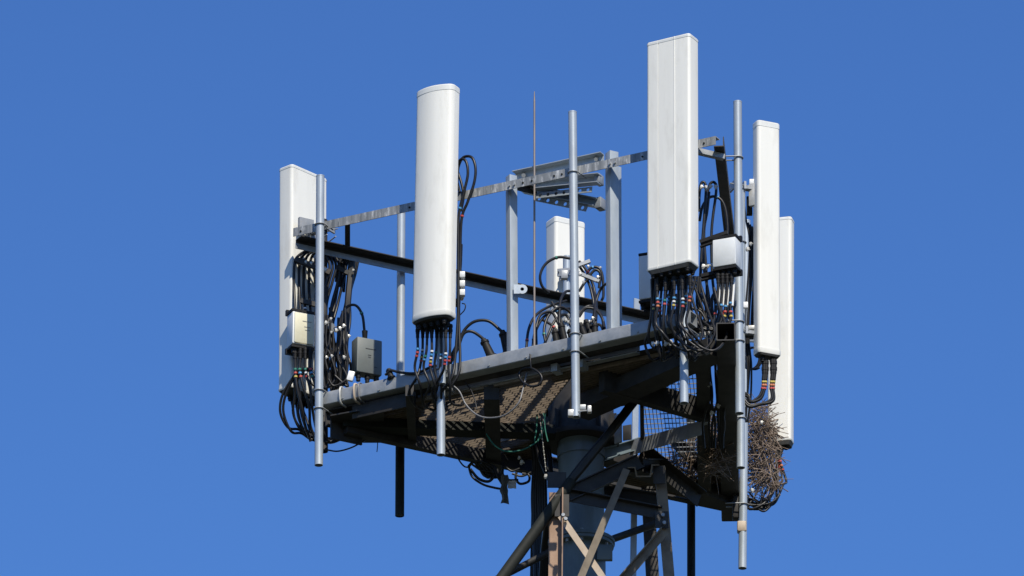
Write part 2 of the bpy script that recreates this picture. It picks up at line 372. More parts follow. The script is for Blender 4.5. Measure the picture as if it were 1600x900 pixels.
P(MB().channel(Y(940, 712, .1), Y(1000, 694, .3), .06, .10, .008), 'support_arm', 'pole', 'short blue grey arm beside the pole')
P(MB().angle(Y(1000, 708, .3), Y(1092, 782, .75), .08, .14, .009), 'support_arm', 'shadesteel')
P(MB().angle(Y(1050, 690, .5), Y(1108, 745, .9), .06, .10, .009), 'support_arm', 'shadesteel')
P(MB().box(F(600, 633, -.03), dF, nF, UPZ, .62, .012, .13, .003), 'side_plate', 'shadesteel')
# corner plates
for poly in ([(516, 648), (560, 640), (560, 690), (520, 668)], [(560, 648), (600, 640), (600, 690), (562, 690)]):
    top = [Z(x, y, ZF - .04) for x, y in poly]; P(MB().add(top + [p - V((0, 0, .012)) for p in top], [(0, 1, 2, 3), (7, 6, 5, 4)] + [(i, 4+i, 4+(i+1) % 4, (i+1) % 4) for i in range(4)]), 'corner_plate', 'shadesteel', smooth=False)
P(MB().box(Z(541, 676, ZF - .12), dK, nK, UPZ, .30, .02, .17), 'corner_plate', 'shadesteel')
P(MB().box(Z(598, 676, ZF - .08), dK, nK, UPZ, .34, .02, .15), 'corner_plate', 'shadesteel')
# solid plates added over the gratings to keep sun off the beams below
for poly in ([(513, 640), (650, 612), (656, 631), (531, 654)], [(860, 575), (1090, 530), (1084, 542), (862, 592)], [(530, 655), (655, 632), (660, 692), (556, 673)], [(907, 581), (1084, 543), (1059, 589), (1000, 625), (930, 639), (906, 619)], [(950, 745), (1003, 714), (1095, 773), (1138, 789)], [(1107, 692), (1133, 683), (1143, 789), (1107, 778)], [(780, 700), (835, 676), (835, 727), (780, 728)]):
    top = [Z(x, y, ZF + .03) for x, y in poly]; P(MB().add(top + [p - V((0, 0, .008)) for p in top], [(0, 1, 2, 3), (7, 6, 5, 4)] + [(i, 4+i, 4+(i+1) % 4, (i+1) % 4) for i in range(4)]) if len(poly) == 4 else MB().add(top + [p - V((0, 0, .008)) for p in top], [tuple(range(6)), tuple(range(6, 12))[::-1]] + [(i, 6+i, 6+(i+1) % 6, (i+1) % 6) for i in range(6)]), 'shade_plate', 'shadesteel', smooth=False)
# hub round the pole
zh = zat(694)
P(MB().lathe(cx, [(.20, zh), (.325, zh), (.33, zh + .02), (.33, zh + .045), (.28, zh + .05), (.28, zh + .50), (0, zh + .50)]), 'hub', 'shadesteel')
for k in range(10):
    a = 2*math.pi*k/10 + .2; d = V((math.cos(a) * 1.03, math.sin(a) * 1.03, 0))
    P(MB().box(cx + d*.295 + V((0, 0, zh + .14)), d, V((-d.y, d.x, 0)), UPZ, .05, .012, .18), 'hub_rib', 'shadesteel')
P(MB().box(Y(966, 670, -.25), V((.8, -.6, 0)), V((.6, .8, 0)), UPZ, .075, .014, .27, .006), 'gusset_plate', 'galv', 'pale bent plate beside the hub')
P(MB().box(Y(980, 676, -.05), V((.9, -.4, 0)), V((.4, .9, 0)), UPZ, .08, .012, .14, .004), 'gusset_plate', 'shadesteel')
# floor gratings, real bars
def clip(poly, o, d):
    """interval of the line o + s d inside a convex outline"""
    n = V((-d.y, d.x)); ss = []
    for i in range(len(poly)):
        a, b = V(poly[i]), V(poly[(i+1) % len(poly)]); fa, fb = (a - o).dot(n), (b - o).dot(n)
        if fa * fb < 0: ss.append((a.lerp(b, fa / (fa - fb)) - o).dot(d))
    return (min(ss), max(ss)) if len(ss) > 1 else None
def grating(pxs, d, m, label, sp=.040, depth=.032, th=.005, cross=.10, z=ZF):
    poly = [Z(x, y, z).xy for x, y in pxs]; mb = MB(); d2 = V((d.x, d.y)).normalized()
    for dd, step, t, h, zz in ((d2, sp, th, depth, z), (V((-d2.y, d2.x)), cross, .006, .008, z + .011)):
        nn = V((-dd.y, dd.x)); vals = [p.dot(nn) for p in poly]; s = min(vals) + step / 2
        while s < max(vals):
            iv = clip(poly, nn * s, dd)
            if iv and iv[1] - iv[0] > .02:
                a, b = nn * s + dd * iv[0], nn * s + dd * iv[1]
                mb.bar(V((a.x, a.y, zz)), V((b.x, b.y, zz)), t, h)
            s += step
    for i in range(len(poly)):
        a, b = poly[i], poly[(i+1) % len(poly)]; mb.bar(V((a.x, a.y, z)), V((b.x, b.y, z)), .006, depth + .004)
    return P(mb, 'floor_grating', m, label, smooth=False)
grating([(535, 648), (762, 603), (764, 715), (560, 672)], dF, 'grating', 'brown floor grating near the left corner')
grating([(772, 601), (905, 572), (860, 628), (846, 655), (775, 668)], dF, 'grating', 'brown floor grating in front of the pole')
grating([(775, 690), (838, 672), (838, 728), (778, 730)], dF, 'grating', 'brown floor grating by the far edge')
grating([(906, 580), (1085, 542), (1060, 590), (1000, 626), (930, 640), (905, 620)], dF, 'grating', 'dark floor grating at the near right')
grating([(1003, 627), (1064, 588), (1094, 566), (1096, 770), (1004, 712)], dG, 'mesh', 'open floor grating with sky showing through', sp=.031, depth=.025, th=.0045, cross=.105)
grating([(940, 745), (1003, 712), (1096, 772), (1140, 790)], dF, 'grating', 'dark floor grating at the far right')
grating([(1106, 690), (1134, 680), (1144, 790), (1106, 778)], dF, 'grating', 'dark floor grating beside the right tube')
# handrails: angles with an upright face
rF0, rF1 = F(458, 363, .05), F(1118, 219, .05)
P(MB().angle(rF0, rF1, .075, .078, .007, flip=-1), 'handrail', 'rail', 'streaked near handrail')
P(MB().angle(K(462, 379), K(1160, 532), .11, .05, .008, flip=1), 'handrail', 'shadesteel', 'far handrail, dark under its level leg')  # shade under the level leg put into the dark steel colour
P(MB().bar(K(462, 384, -.005), K(1160, 537, -.005), .008, .05), 'rail_strip', 'galv')  # paler strip for the upright leg, left out of that shade tone
P(MB().angle(Y(1131, 221, -2.1), Y(1166, 526, 2.0), .085, .09, .008, flip=-1, top=False), 'handrail', 'shadesteel', 'dark handrail of the right side')
P(MB().bar(F(543, 345, -.03), K(543, 388, -.03), .045, .05), 'rail_tie', 'shadesteel')
P(MB().bar(F(1088, 236, -.05), Y(1131, 246, -1.95), .05, .045), 'rail_tie', 'galv')
# posts
def post(a, b, w, m='pipe'):
    P(MB().bar(a, b, w, w, up=nK, bev=.006), 'post', m)
post(F(799, 276, -.07), F(801, 556, -.07), .075)
post(F(956, 239, -.09), F(958, 528, -.09), .085)
post(F(965, 262, -.2), F(966, 530, -.2), .05)
for (px, f_) in ((800, 0), (957, 0), (505, 0)):
    for dx in (-4, 4):
        py = 363 + (px + dx - 458) / 660 * (219 - 363); p = F(px + dx, py + 1, .05); P(MB().cyl(p, p + nF*.014, .011, n=6), 'bolt', 'galv')
for px in (817, 831, 866, 878, 1004, 1100, 640, 470):  # dark discs, the middle ones standing in for holes in the rail
    py = 363 + (px - 458) / 660 * (219 - 363); p = F(px, py + 1, .05); P(MB().cyl(p, p + nF*.006, .009, n=10), 'bolt', 'blackened')
for k in range(9):
    t = .06 + .1*k; p = tF0.lerp(tF1, t) + nF*.06 - V((0, 0, .035)); P(MB().cyl(p, p + nF*.010, .010, n=6), 'bolt', 'galv')
def eye_plate(c, ax, r, hole, th, stem):
    """plate with a round hole and a square stem"""
    mb = MB(); n = 20; o = []; i = []
    for s in (-th/2, th/2):
        y = ax.cross(UPZ)
        o.append([c + ax*(math.cos(2*math.pi*k/n)*r) + UPZ*(math.sin(2*math.pi*k/n)*r) + y*s for k in range(n)])
        i.append([c + ax*(math.cos(2*math.pi*k/n)*hole) + UPZ*(math.sin(2*math.pi*k/n)*hole) + y*s for k in range(n)])
    fs = []
    for k in range(n):
        j = (k+1) % n; fs += [(k, j, 2*n+j, 2*n+k), (n+k, 3*n+k, 3*n+j, n+j), (k, n+k, n+j, j), (2*n+k, 2*n+j, 3*n+j, 3*n+k)]
    mb.add(o[0] + o[1] + i[0] + i[1], fs)
    mb.box(c - ax*(r*.5 + stem/2), ax, ax.cross(UPZ), UPZ, stem, th*.98, r*1.95); return mb
P(eye_plate(F(816, 452, -.05), V((1, 0, 0)), .043, .016, .012, .05), 'eye_plate', 'pipe')
# straps round the near tube
def strap(px, m, w):
    a = F(px, 0, 0); py = 627.5 + (px - 507) / (1084 - 507) * (498.5 - 627.5); c = F(px, py, 0)
    t = .066; q = [c + nF*x*t + UPZ*y*t for x, y in ((-1, 1), (1, 1), (1, -1), (-.4, -1.25))]
    P(MB().path(spline(q, 5), w, 8), 'strap', m)
strap(538, 'zinc', .009); strap(560, 'tan', .010); strap(567, 'greycable', .007)
for px, py in ((610, 622), (700, 604), (870, 577), (910, 571)):
    P(MB().box(F(px, py, -.16), dF, nF, UPZ, .06, .10, .07), 'cleat', 'galv')

# ------------------------------------------------------------------ stowed arms between the posts
def holed_plate(a, b, h, th, nh, r):
    d = (b - a).normalized(); y = d.cross(UPZ).normalized(); u = y.cross(d) * 1.0
    if u.z < 0: u = -u
    L_ = (b - a).length; w = L_ / nh; mb = MB()
    for i in range(nh):
        c = a + d * (w * (i + .5)); sq = []; ho = []
        for k in range(16):
            an = 2*math.pi*k/16; x, z = math.cos(an), math.sin(an); mx = max(abs(x), abs(z))
            sq.append((x/mx*w/2, z/mx*h/2)); ho.append((x*r, z*r))
        vs = [c + d*x + u*z + y*s for s in (-th/2, th/2) for L2 in (sq, ho) for x, z in L2]
        fs = []
        for k in range(16):
            j = (k+1) % 16; fs += [(k, j, 16+j, 16+k), (32+k, 48+k, 48+j, 32+j), (16+k, 16+j, 48+j, 48+k), (j, k, 32+k, 32+j)]
        mb.add(vs, fs)
    return mb
arms = 'stowed support arms between the handrail posts'
a1 = thing('support_arm', F(875, 262, -.22), 'topmost galvanised channel bar lying behind the near handrail', 'steel arm', arms)
MB().channel(F(806, 281, -.22), F(944, 251, -.22), .07, .115, .007).build('channel', 'pipe', a1)
MB().box(F(934, 251, -.26), dF, nF, UPZ, .06, .05, .06, .004).build('end_bracket', 'galv', a1); MB().cyl(F(931, 249, -.21), F(931, 249, -.16), .018, n=6).build('bolt', 'galv', a1)
MB().cyl(F(818, 274, -.21), F(818, 274, -.17), .02, n=6).build('bolt', 'galv', a1)
a2 = thing('support_arm', F(890, 285, -.5), 'middle galvanised arm with a row of round holes below it', 'steel arm', arms)
MB().channel(F(830, 293, -.5), F(940, 282, -.5), .08, .085, .007).build('channel', 'pipe', a2)
MB().box(F(936, 281, -.5), dF, nF, UPZ, .05, .09, .09, .006).build('end_bracket', 'galv', a2)
holed_plate(F(838, 306, -.46), F(925, 296, -.46), .05, .008, 7, .016).build('holed_plate', 'pipe', a2)
a3 = thing('support_arm', F(890, 315, -.6), 'lowest galvanised arm sloping down to the right with a holed plate', 'steel arm', arms)
MB().channel(F(822, 297, -.6), F(936, 320, -.6), .08, .075, .007).build('channel', 'pipe', a3)
MB().box(F(938, 319, -.6), dF, nF, UPZ, .06, .09, .10, .006).build('end_bracket', 'galv', a3)
holed_plate(F(836, 309, -.56), F(917, 326, -.56), .055, .008, 6, .017).build('holed_plate', 'pipe', a3)
MB().angle(F(806, 292, -.15), F(838, 300, -.55), .05, .06, .006).build('hinge_arm', 'shadesteel', a3)
MB().box(F(967, 285, -.22), nF, dF, UPZ, .06, .012, .26).build('hinge_plate', 'shadesteel', a3)

# ------------------------------------------------------------------ mounting pipes
PG = 'galvanised mounting pipes round the platform'
def ubolt(c, n, r, back, t=.006, drop=.0):
    s = V((-n.y, n.x, 0)); pts = [c - n*back + s*(r + .006) - UPZ*drop]
    for k in range(9):
        a = R(180 * k / 8); pts.append(c + s * ((r + .007)*math.cos(a)) + n * ((r + .007)*math.sin(a)))
    pts.append(c - n*back - s*(r + .006) - UPZ*drop)
    return MB().path(pts, t, 7)
def pipe(p0, p1, label, r=.036, bolts=(), n=nF, m='pipe', back=.15, nm='mounting_pipe'):
    o = thing(nm, p0, label, 'pipe', PG)
    MB().cyl(p0, p1, r, n=24, hollow=.006).build('tube', m, o)
    cap = p1 + V((0, 0, 0)); MB().cyl(p1 - V((0, 0, .004)), p1 + V((0, 0, .006)), r + .001, n=24).build('end_cap', m, o)
    for f in bolts:
        c = p0.lerp(p1, f); ubolt(c, n, r, back).build('u_bolt', 'galv', o)
    return o
def frac(y0, y1, *ys): return [(y - y0) / (y1 - y0) for y in ys]
pA1 = pipe(F(498, 727, .105), F(500.5, 276, .105), 'bare galvanised pipe clamped at the left end of the near tube', bolts=frac(727, 276, 352, 612, 640))
pA2 = pipe(K(506, 706, .07), K(505, 345, .07), 'dark pipe ending just behind the foot of the leftmost pipe', m='shadesteel', bolts=frac(706, 345, 378), n=nK)  # shade on this pipe is put into its steel colour
pA3 = pipe(K(624.5, 804, .075), K(627, 334, .075), 'long pipe on the far side, seen left of the rounded antenna and hanging lowest there', bolts=frac(804, 334, 418, 690), n=nK)
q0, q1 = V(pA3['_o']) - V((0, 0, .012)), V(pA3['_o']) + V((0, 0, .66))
MB().cyl(q0, q1, .039, n=24, hollow=.004).build('lower_cover', 'blackened', pA3)['label'] = 'black lower end'  # near-black cover over the pipe's lower end
pB = pipe(F(689, 711, .10), F(688, 180, .10), 'pipe carrying the rounded front antenna, its foot showing below the near tube', bolts=frac(711, 180, 318, 580, 606))
pM = pipe(F(900, 652, .105), F(894.5, 176, .105), 'bare tall pipe in the middle of the near side', bolts=frac(652, 176, 271, 524, 552))
pD = pipe(F(1069, 630, .10), F(1067, 100, .10), 'pipe carrying the tallest antenna, its foot showing under the cable bunch', bolts=frac(630, 100, 232, 515, 545))
pG1 = pipe(Y(1155.5, 646, -1.75), Y(1152.5, 160, -1.75), 'bare tall pipe at the right corner beside the open tube end', bolts=frac(646, 160, 248, 505, 535), n=nG)
pG2 = pipe(Y(1157.5, 731, -.45), Y(1158, 300, -.45), 'pipe carrying the slim right antenna, its foot beside the nest', bolts=frac(731, 300, 380, 655), n=nG)
pG3 = pipe(Y(1160, 888, 1.2), Y(1166, 346, 1.2), 'lowest hanging pipe of the right side, past the nest', bolts=frac(888, 346, 520, 790), n=nG)
MB().box(Y(1159, 824, 1.2), V((1, 0, 0)), V((0, 1, 0)), UPZ, .08, .08, .10, .012).build('sleeve', 'tan', pG3, origin=V(pG3['_o']))
MB().box(Y(1150, 790, 1.26), V((1, 0, 0)), V((0, 1, 0)), UPZ, .06, .09, .26, .012).build('bracket', 'shadesteel', pG3, origin=V(pG3['_o']))
pK1 = pipe(K(1080, 930, .08), K(1080, 640, .08), 'dark shaded pipe hanging from the far edge right of the tower', bolts=frac(930, 640, 780), n=nK, m='blackened')  # shade at the far edge put into this pipe's near-black colour
pC = pipe(K(885, 720, .06), K(886, 402, .06), 'short pipe carrying the far antenna behind the handrail', bolts=frac(720, 402, 470), n=nK)
fb = thing('flat_bar', K(988, 915, .05), 'long pale flat bar with a hole at its top on the far side', 'steel bar')
MB().bar(K(989, 915, .05), K(995, 475, .05), .058, .012, up=nK).build('bar', 'pipe', fb)
holed_plate(K(993.2, 471, .05), K(1000.2, 471, .05), .06, .012, 1, .009).build('bar_end', 'pipe', fb) if False else MB().bar(K(995, 475, .05), K(995.1, 467, .05), .058, .012, up=nK).build('bar_end', 'pipe', fb)
lr = thing('lightning_rod', F(835, 548, -.12), 'thin brownish lightning rod rising above the near handrail', 'rod')
MB().cyl(F(835, 560, -.12), F(835, 158, -.12), .0095, .0085, n=8).build('rod', 'rod', lr); MB().cyl(F(835, 158, -.12), F(835, 143, -.12), .0085, .003, n=8).build('tip', 'rod', lr)
# clamp left on the foot of the middle pipe
cl = thing('pipe_clamp', F(900, 645, .105), 'bright zinc clamp left on the foot of the middle pipe', 'clamp')
for (px, py, w) in ((892, 646, .05), (921, 640, .035)):
    MB().box(F(px, py, .13), V((1, 0, 0)), V((0, 1, 0)), UPZ, w, .05, .06, .006).build('jaw', 'zinc', cl)
MB().box(F(909, 637, .05), V((1, 0, 0)), V((0, 1, 0)), UPZ, .07, .03, .05, .004).build('jaw', 'galv', cl)
MB().cyl(F(889, 644, .12), F(924, 641, .12), .006, n=6).build('bolt', 'zinc', cl); MB().cyl(F(889, 649, .12), F(905, 648, .12), .006, n=6).build('bolt', 'zinc', cl)

# ------------------------------------------------------------------ panel antennas
AG = 'white panel antennas round the platform'
def outline(w, d, rf, rb, bulge=0.0, grooves=()):
    """plan outline, front at +d/2; bulge domes the front"""
    pts = []
    def arc(cx_, cy_, r, a0, n=7):
        for k in range(n + 1):
            a = R(a0 + 90 * k / n); pts.append([cx_ + r*math.cos(a), cy_ + r*math.sin(a)])
    arc(w/2 - rf, d/2 - rf, rf, 0)
    for gx, gw, gd in sorted(grooves, key=lambda q: -q[0]):
        x = gx * w; pts.extend([[x + gw, d/2], [x + gw*.5, d/2 - gd], [x - gw*.5, d/2 - gd], [x - gw, d/2]])
    if bulge:
        for k in range(1, 12): pts.append([(w/2 - rf) * (1 - k/6), d/2])
    arc(-w/2 + rf, d/2 - rf, rf, 90); arc(-w/2 + rb, -d/2 + rb, rb, 180); arc(w/2 - rb, -d/2 + rb, rb, 270)
    if bulge:
        for p in pts:
            if p[1] > -d/2 + rb: p[1] += bulge * (1 - (2*p[0]/w)**2)
    return pts
def antenna(pb, pt, front, w, d, label, rf=.03, rb=.02, bulge=0., grooves=(), plugs=(), pipes=None, drop=.02, cap_h=.05, cone=.03, base='capdark'):
    """pb, pt: middle of its foot and top; front: the way its front looks"""
    o = thing('panel_antenna', pb, label, 'antenna', AG)
    N = front.normalized(); W = UPZ.cross(N).normalized()
    pr = outline(w, d, rf, rb, bulge, grooves); n = len(pr); ax = (pt - pb); H = ax.length; ax.normalize()
    def ring(h, k=1.0, g=0.0): return [pb + ax*h + W*(x*k + (g if x > 0 else -g)) + N*(y*k + (g if y > 0 else -g)) for x, y in pr]
    def skin(rings, cap0, cap1):
        mb = MB(); vs = [p for rg in rings for p in rg]
        fs = [(i*n + k, i*n + (k+1) % n, (i+1)*n + (k+1) % n, (i+1)*n + k) for i in range(len(rings)-1) for k in range(n)]
        if cap0: fs.append(tuple(range(n))[::-1])
        if cap1: fs.append(tuple(range((len(rings)-1)*n, len(rings)*n)))
        return mb.add(vs, fs)
    skin([ring(cap_h), ring(H*.33), ring(H*.66), ring(H - cap_h)], 0, 0).build('radome', 'radome', o, sharp=28)
    skin([ring(H - cap_h - .003, 1, .002), ring(H - .009, 1, .002), ring(H - .003, 1, -.002), ring(H, .98)], 1, 1).build('top_cap', 'cap', o, sharp=32)
    skin([ring(drop*.4, .985), ring(drop*.75, 1, .002), ring(cap_h + .004, 1, .0025)], 1, 1).build('bottom_cap', 'radome', o, sharp=40)
    skin([ring(-cone*.3, .86), ring(drop*.42, .97)], 1, 0).build('base_plate', base, o)
    for (u, v) in plugs:
        p = pb + W*u + N*v; mb = MB(); mb.cyl(p + ax*.01, p - ax*.055, .017, n=10); mb.cyl(p - ax*.02, p - ax*.04, .023, n=6); mb.build('socket', 'blackplastic', o)
    if pipes:
        for (px, f) in pipes:
            c = pb + ax*(H*f) - N*(d/2); q = V((px.x, px.y, c.z)); dd = (q - c); dd.z = 0; L2 = dd.length; dd.normalize(); s = V((-dd.y, dd.x, 0))
            mb = MB(); mb.box(c + dd*(L2*.45), dd, s, UPZ, L2*.9, .06, .03); mb.box(c + dd*.012, dd, s, UPZ, .02, .12, .16)
            mb.box(q - dd*.045, dd, s, UPZ, .02, .13, .07); mb.box(q + dd*.047, dd, s, UPZ, .016, .13, .07)
            for k in (-1, 1): mb.cyl(q + s*.052*k - dd*.07, q + s*.052*k + dd*.09, .006, n=6)
            mb.build('mounting_bracket', 'galv', o)
    o['_H'] = H; return o
def mid(pp, f=.5): return V(pp['_o'])
# two on the near left side
antB = antenna(F(677.5, 503, .34), F(684.5, 141.5, .34), nF, .37, .12, 'white antenna with a smooth rounded front, left of the lightning rod', rf=.035, rb=.02, bulge=.05,
               plugs=[(u, v) for u in (-.12, -.06, .0, .06, .12) for v in (-.03, .03)], pipes=[(mid(pB), .15), (mid(pB), .85)])
antD = antenna(F(1051.5, 423, .31), F(1051, 65, .31), nF, .415, .17, 'tallest reaching and widest white antenna with fine upright seams on its front', rf=.028, rb=.03,
               grooves=((-.22, .004, .004), (.15, .005, -.004)), plugs=[(u, v) for u in (-.16, -.08, .0, .08, .16) for v in (-.045, .045)], pipes=[(mid(pD), .12), (mid(pD), .85)], cone=.09, cap_h=.026)
fA = V((-.73, .68, 0))
antA = antenna(K(472.5, 621, .30), K(473.5, 272, .30), fA, .445, .165, 'white antenna at the left corner with dark cable shadows on its back', rf=.03, rb=.03,
               plugs=[(u, v) for u in (-.1, -.03, .04, .11) for v in (-.04, .04)], pipes=[(mid(pA2), .28), (mid(pA2), .72)], cap_h=.024)
antC = antenna(K(883, 640, .28), K(883.5, 348, .28), V((-.5, .87, 0)), .31, .18, 'white antenna on the far side, low behind the bare middle pipe', rf=.03, rb=.03,
               plugs=[(-.08, 0), (0, 0), (.08, 0)], pipes=[(mid(pC), .42), (mid(pC), .66)])
fE = V((math.sin(R(24)), -math.cos(R(24)), 0)); yE = -.42
antE = antenna(Y(1199, 557, yE), Y(1197.5, 193.5, yE), fE, .215, .105, 'slim bright white antenna at the right with a small yellow scrawl', rf=.03, rb=.012,
               plugs=[(-.045, 0), (.045, 0)], pipes=[(mid(pG2), .10), (mid(pG2), .72)], base='capdark')
fF = V((.25, .97, 0)); yF = 1.72
antF = antenna(Y(1219.5, 694, yF), Y(1220.5, 344, yF), fF, .215, .13, 'white antenna farthest right and lowest, half hidden by the slim one', rf=.025, rb=.03,
               plugs=[(-.05, 0), (.05, 0)], cone=.10, cap_h=.024)
for yy in (450, 530):
    mb = MB(); mb.bar(Y(1165, yy, 1.2), Y(1203, yy + 4, 1.68), .05, .035); mb.box(Y(1204, yy + 4, 1.69), V((1, 0, 0)), V((0, 1, 0)), UPZ, .05, .03, .12); mb.build('mounting_bracket', 'galv', antF)
# small yellow brown scrawl on the slim antenna
mb = MB(); WE = UPZ.cross(fE); base = Y(1206, 250, yE) ; base = V((antE['_o'][0], antE['_o'][1], base.z)) + fE * .0545 + WE * .035
for i in range(8):
    z = .055 - i*.0165; x = .006 * math.sin(i * 1.9)
    mb.box(base + UPZ*z + WE*(x + .003), WE, fE, UPZ, .010 + .005*(i % 3), .003, .007)
    mb.box(base + UPZ*(z - .007) + WE*(x - .003), WE, fE, UPZ, .0045, .003, .012)
mb.build('scrawl', 'printgold', antE)

# ------------------------------------------------------------------ radio units
RG = 'radio boxes and filters on the platform'
def axes(yaw):
    f = V((math.sin(R(yaw)), -math.cos(R(yaw)), 0)); return V((-f.y, f.x, 0)), f   # side axis (photo right), front
def radio(c, yaw, w, d, h, m, label, plugs=4, front=None, lines=(), brackets=True, name='radio_unit', lm='print', bm='blackplastic', split=None):
    s, f = axes(yaw); o = thing(name, c - UPZ*h/2, label, 'radio unit' if name == 'radio_unit' else 'filter box', RG)
    MB().box(c, s, -f, UPZ, w, d, h, .008).build('housing', m, o)
    if front: MB().box(c + f*(d/2 + .004), s, -f, UPZ, w*.86, .014, h*.94, .006).build('front_cover', front, o)
    for (u, z, L2) in lines:
        MB().box(c + f*(d/2 + (.0125 if front else .0015)) + s*u*w + UPZ*z*h, s, -f, UPZ, L2*w, .003, .006).build('printed_line', lm, o)
    if brackets:
        for k in (-1, 1):
            mb = MB(); mb.box(c - f*.0 + UPZ*k*(h/2 + .018), s, -f, UPZ, w*1.05, d*.9, .02); mb.box(c - f*(d*.5) + UPZ*k*(h/2 + .03), s, -f, UPZ, w*1.1, .03, .05)
            mb.build('mounting_bracket', bm, o)
    for i in range(plugs):
        p = c - UPZ*h/2 + s*(w*(-.36 + .72*i/max(1, plugs-1))) + f*d*.12; mb = MB()
        mb.cyl(p, p - UPZ*.07, .019, n=10); mb.cyl(p - UPZ*.015, p - UPZ*.04, .024, n=8); mb.build('socket', 'blackplastic', o)
    return o
radio(Y(470, 518, -.12), 24, .205, .13, .30, 'boxwhite', 'white box with a cream front cover in front of the left corner antenna', plugs=4, front='boxcream', lines=[(.12, .22, .4), (.14, .05, .28), (.14, -.05, .22)])
radio(Y(573, 560, .02), 25, .235, .12, .325, 'boxgrey', 'dark grey box beside the left cable bunch, above the near tube', plugs=3, lines=[(.05, .2, .42), (.0, .02, .12), (.0, -.04, .10), (.25, -.3, .12)], lm='printdark', brackets=False)
radio(Y(1135.5, 398, -1.98), -22, .205, .13, .25, 'boxwhite', 'white box between black brackets, right of the tallest antenna', plugs=4)
rb_ = bpy.data.objects['radio_unit.002'] if 'radio_unit.002' in bpy.data.objects else None
mb = MB(); mb.bar(Y(1094, 379, -1.85), Y(1137, 364, -1.9), .05, .03); mb.bar(Y(1094, 386, -1.85), Y(1137, 371, -1.9), .03, .012); mb.build('mounting_bracket', 'blackplastic', rb_)
mb = MB(); mb.bar(Y(1096, 432, -1.85), Y(1140, 422, -1.9), .05, .03); mb.bar(Y(1096, 438, -1.85), Y(1140, 428, -1.9), .03, .012); mb.build('mounting_bracket', 'blackplastic', rb_)
radio(Y(1014, 438, -1.2), -20, .13, .16, .40, 'boxwhite', 'pale box peeping out behind the left edge of the tallest antenna', plugs=2)
radio(Y(1075, 503, -1.6), 20, .085, .08, .14, 'boxgrey', 'small grey box among the cables under the tallest antenna', plugs=2, brackets=False)
sp = radio(F(719, 447, .02), 10, .06, .06, .25, 'boxwhite', 'small white ribbed splitter beside the rounded antenna', plugs=1, brackets=False, name='splitter')
for k in range(3): MB().box(F(722, 430 + 14*k, .06), V((1, 0, 0)), V((0, 1, 0)), UPZ, .05, .05, .055, .004).build('rib', 'boxwhite', sp)
e = thing('tilt_bracket', Y(1175, 305, -.4), 'bright white tilt bracket between pipe and slim right antenna', 'bracket')
MB().box(Y(1176, 305, -.42), V((.9, -.43, 0)), V((.43, .9, 0)), UPZ, .06, .04, .21, .006).build('arm', 'zinc', e); MB().box(Y(1177, 286, -.4), V((1, 0, 0)), V((0, 1, 0)), UPZ, .07, .07, .05, .006).build('joint', 'whiteplastic', e)
MB().box(Y(1171, 322, -.36), V((1, 0, 0)), V((0, 1, 0)), UPZ, .05, .05, .17, .006).build('hinge', 'blackplastic', e); MB().cyl(Y(1158, 296, -.4), Y(1176, 293, -.4), .012, n=8).build('bolt', 'shadesteel', e)
e = thing('antenna_bracket', Y(1175, 514, -.4), 'grey lower bracket between pipe and slim right antenna', 'bracket')
MB().box(Y(1178, 512, -.42), V((1, 0, 0)), V((0, 1, 0)), UPZ, .10, .03, .035, .004).build('arm', 'zinc', e); MB().box(Y(1172, 524, -.38), V((1, 0, 0)), V((0, 1, 0)), UPZ, .14, .04, .035, .004).build('arm', 'shadesteel', e)

# ------------------------------------------------------------------ cables
def pl(fn, pts, off=None, y=None):
    """photo points, each with its own depth"""
    return [fn(*p) for p in pts]
def jit(pts, a): return [p + V((random.uniform(-a, a), random.uniform(-a, a), random.uniform(-a, a))) for p in pts]
rnd = random.uniform
# --- left corner
gA = 'cables looping over the bracket at the left corner'; lA = 'black cable looping over the bracket at the back of the left corner antenna'
for i in range(6):
    x = 460 + 8*i; xr = 509 + 5*i; yy = -.02 + .04*i
    pts = [(x + 2, 498, -.1), (x + rnd(-2, 2), 450, yy), (x, 414, yy), (x + 6, 400 - i, yy), ((x + xr)/2, 391 - .5*i, yy), (xr - 3, 398, yy), (xr + 6, 415, yy),
           (xr + rnd(0, 6), 440, yy), (xr - 8 + rnd(-3, 3), 475, yy), (xr - 14 + rnd(-2, 6), 515, yy - .05), (xr - 6, 560, yy - .05), (xr - 4 + rnd(-8, 8), 612, yy)]
    cable(pl(Y, pts), .0125, lA, gA, bands=[(.08 + .02*i, 'white')] if i == 2 else ())
gA2 = 'cables dropping beside the left corner antenna'; lA2 = 'black cable dropping in the loose bunch right of the leftmost pipe'
for i in range(5):
    x = 541 + 3*i; yy = .12 + .03*i
    pts = [(x - 16, 440 + 4*i, yy), (x - 12, 415, yy), (x - 2, 398 + i, yy), (x + 6, 404, yy), (x + 7 - i, 425, yy), (x + 2 - 2*i, 460, yy), (x - 6, 500, yy), (x - 14 + rnd(-5, 5), 545, yy - .05), (x - 8 + rnd(-8, 8), 580, yy - .08), (x - 20 + rnd(-10, 10), 612, yy)]
    cable(pl(Y, pts), .0125, lA2, gA2)
for i in range(4):
    x = 551 - 1.5*i
    cable(pl(Y, [(x + 2, 402, .1), (x - 1, 425, .1), (x - 5, 470, .08), (x - 8, 510, .08), (x - 11 + rnd(-3, 3), 560, .05), (x - 14 + rnd(-6, 6), 600, .05)]), .0165, 'thick black cable in the straight bundle right of the leftmost pipe', gA2)
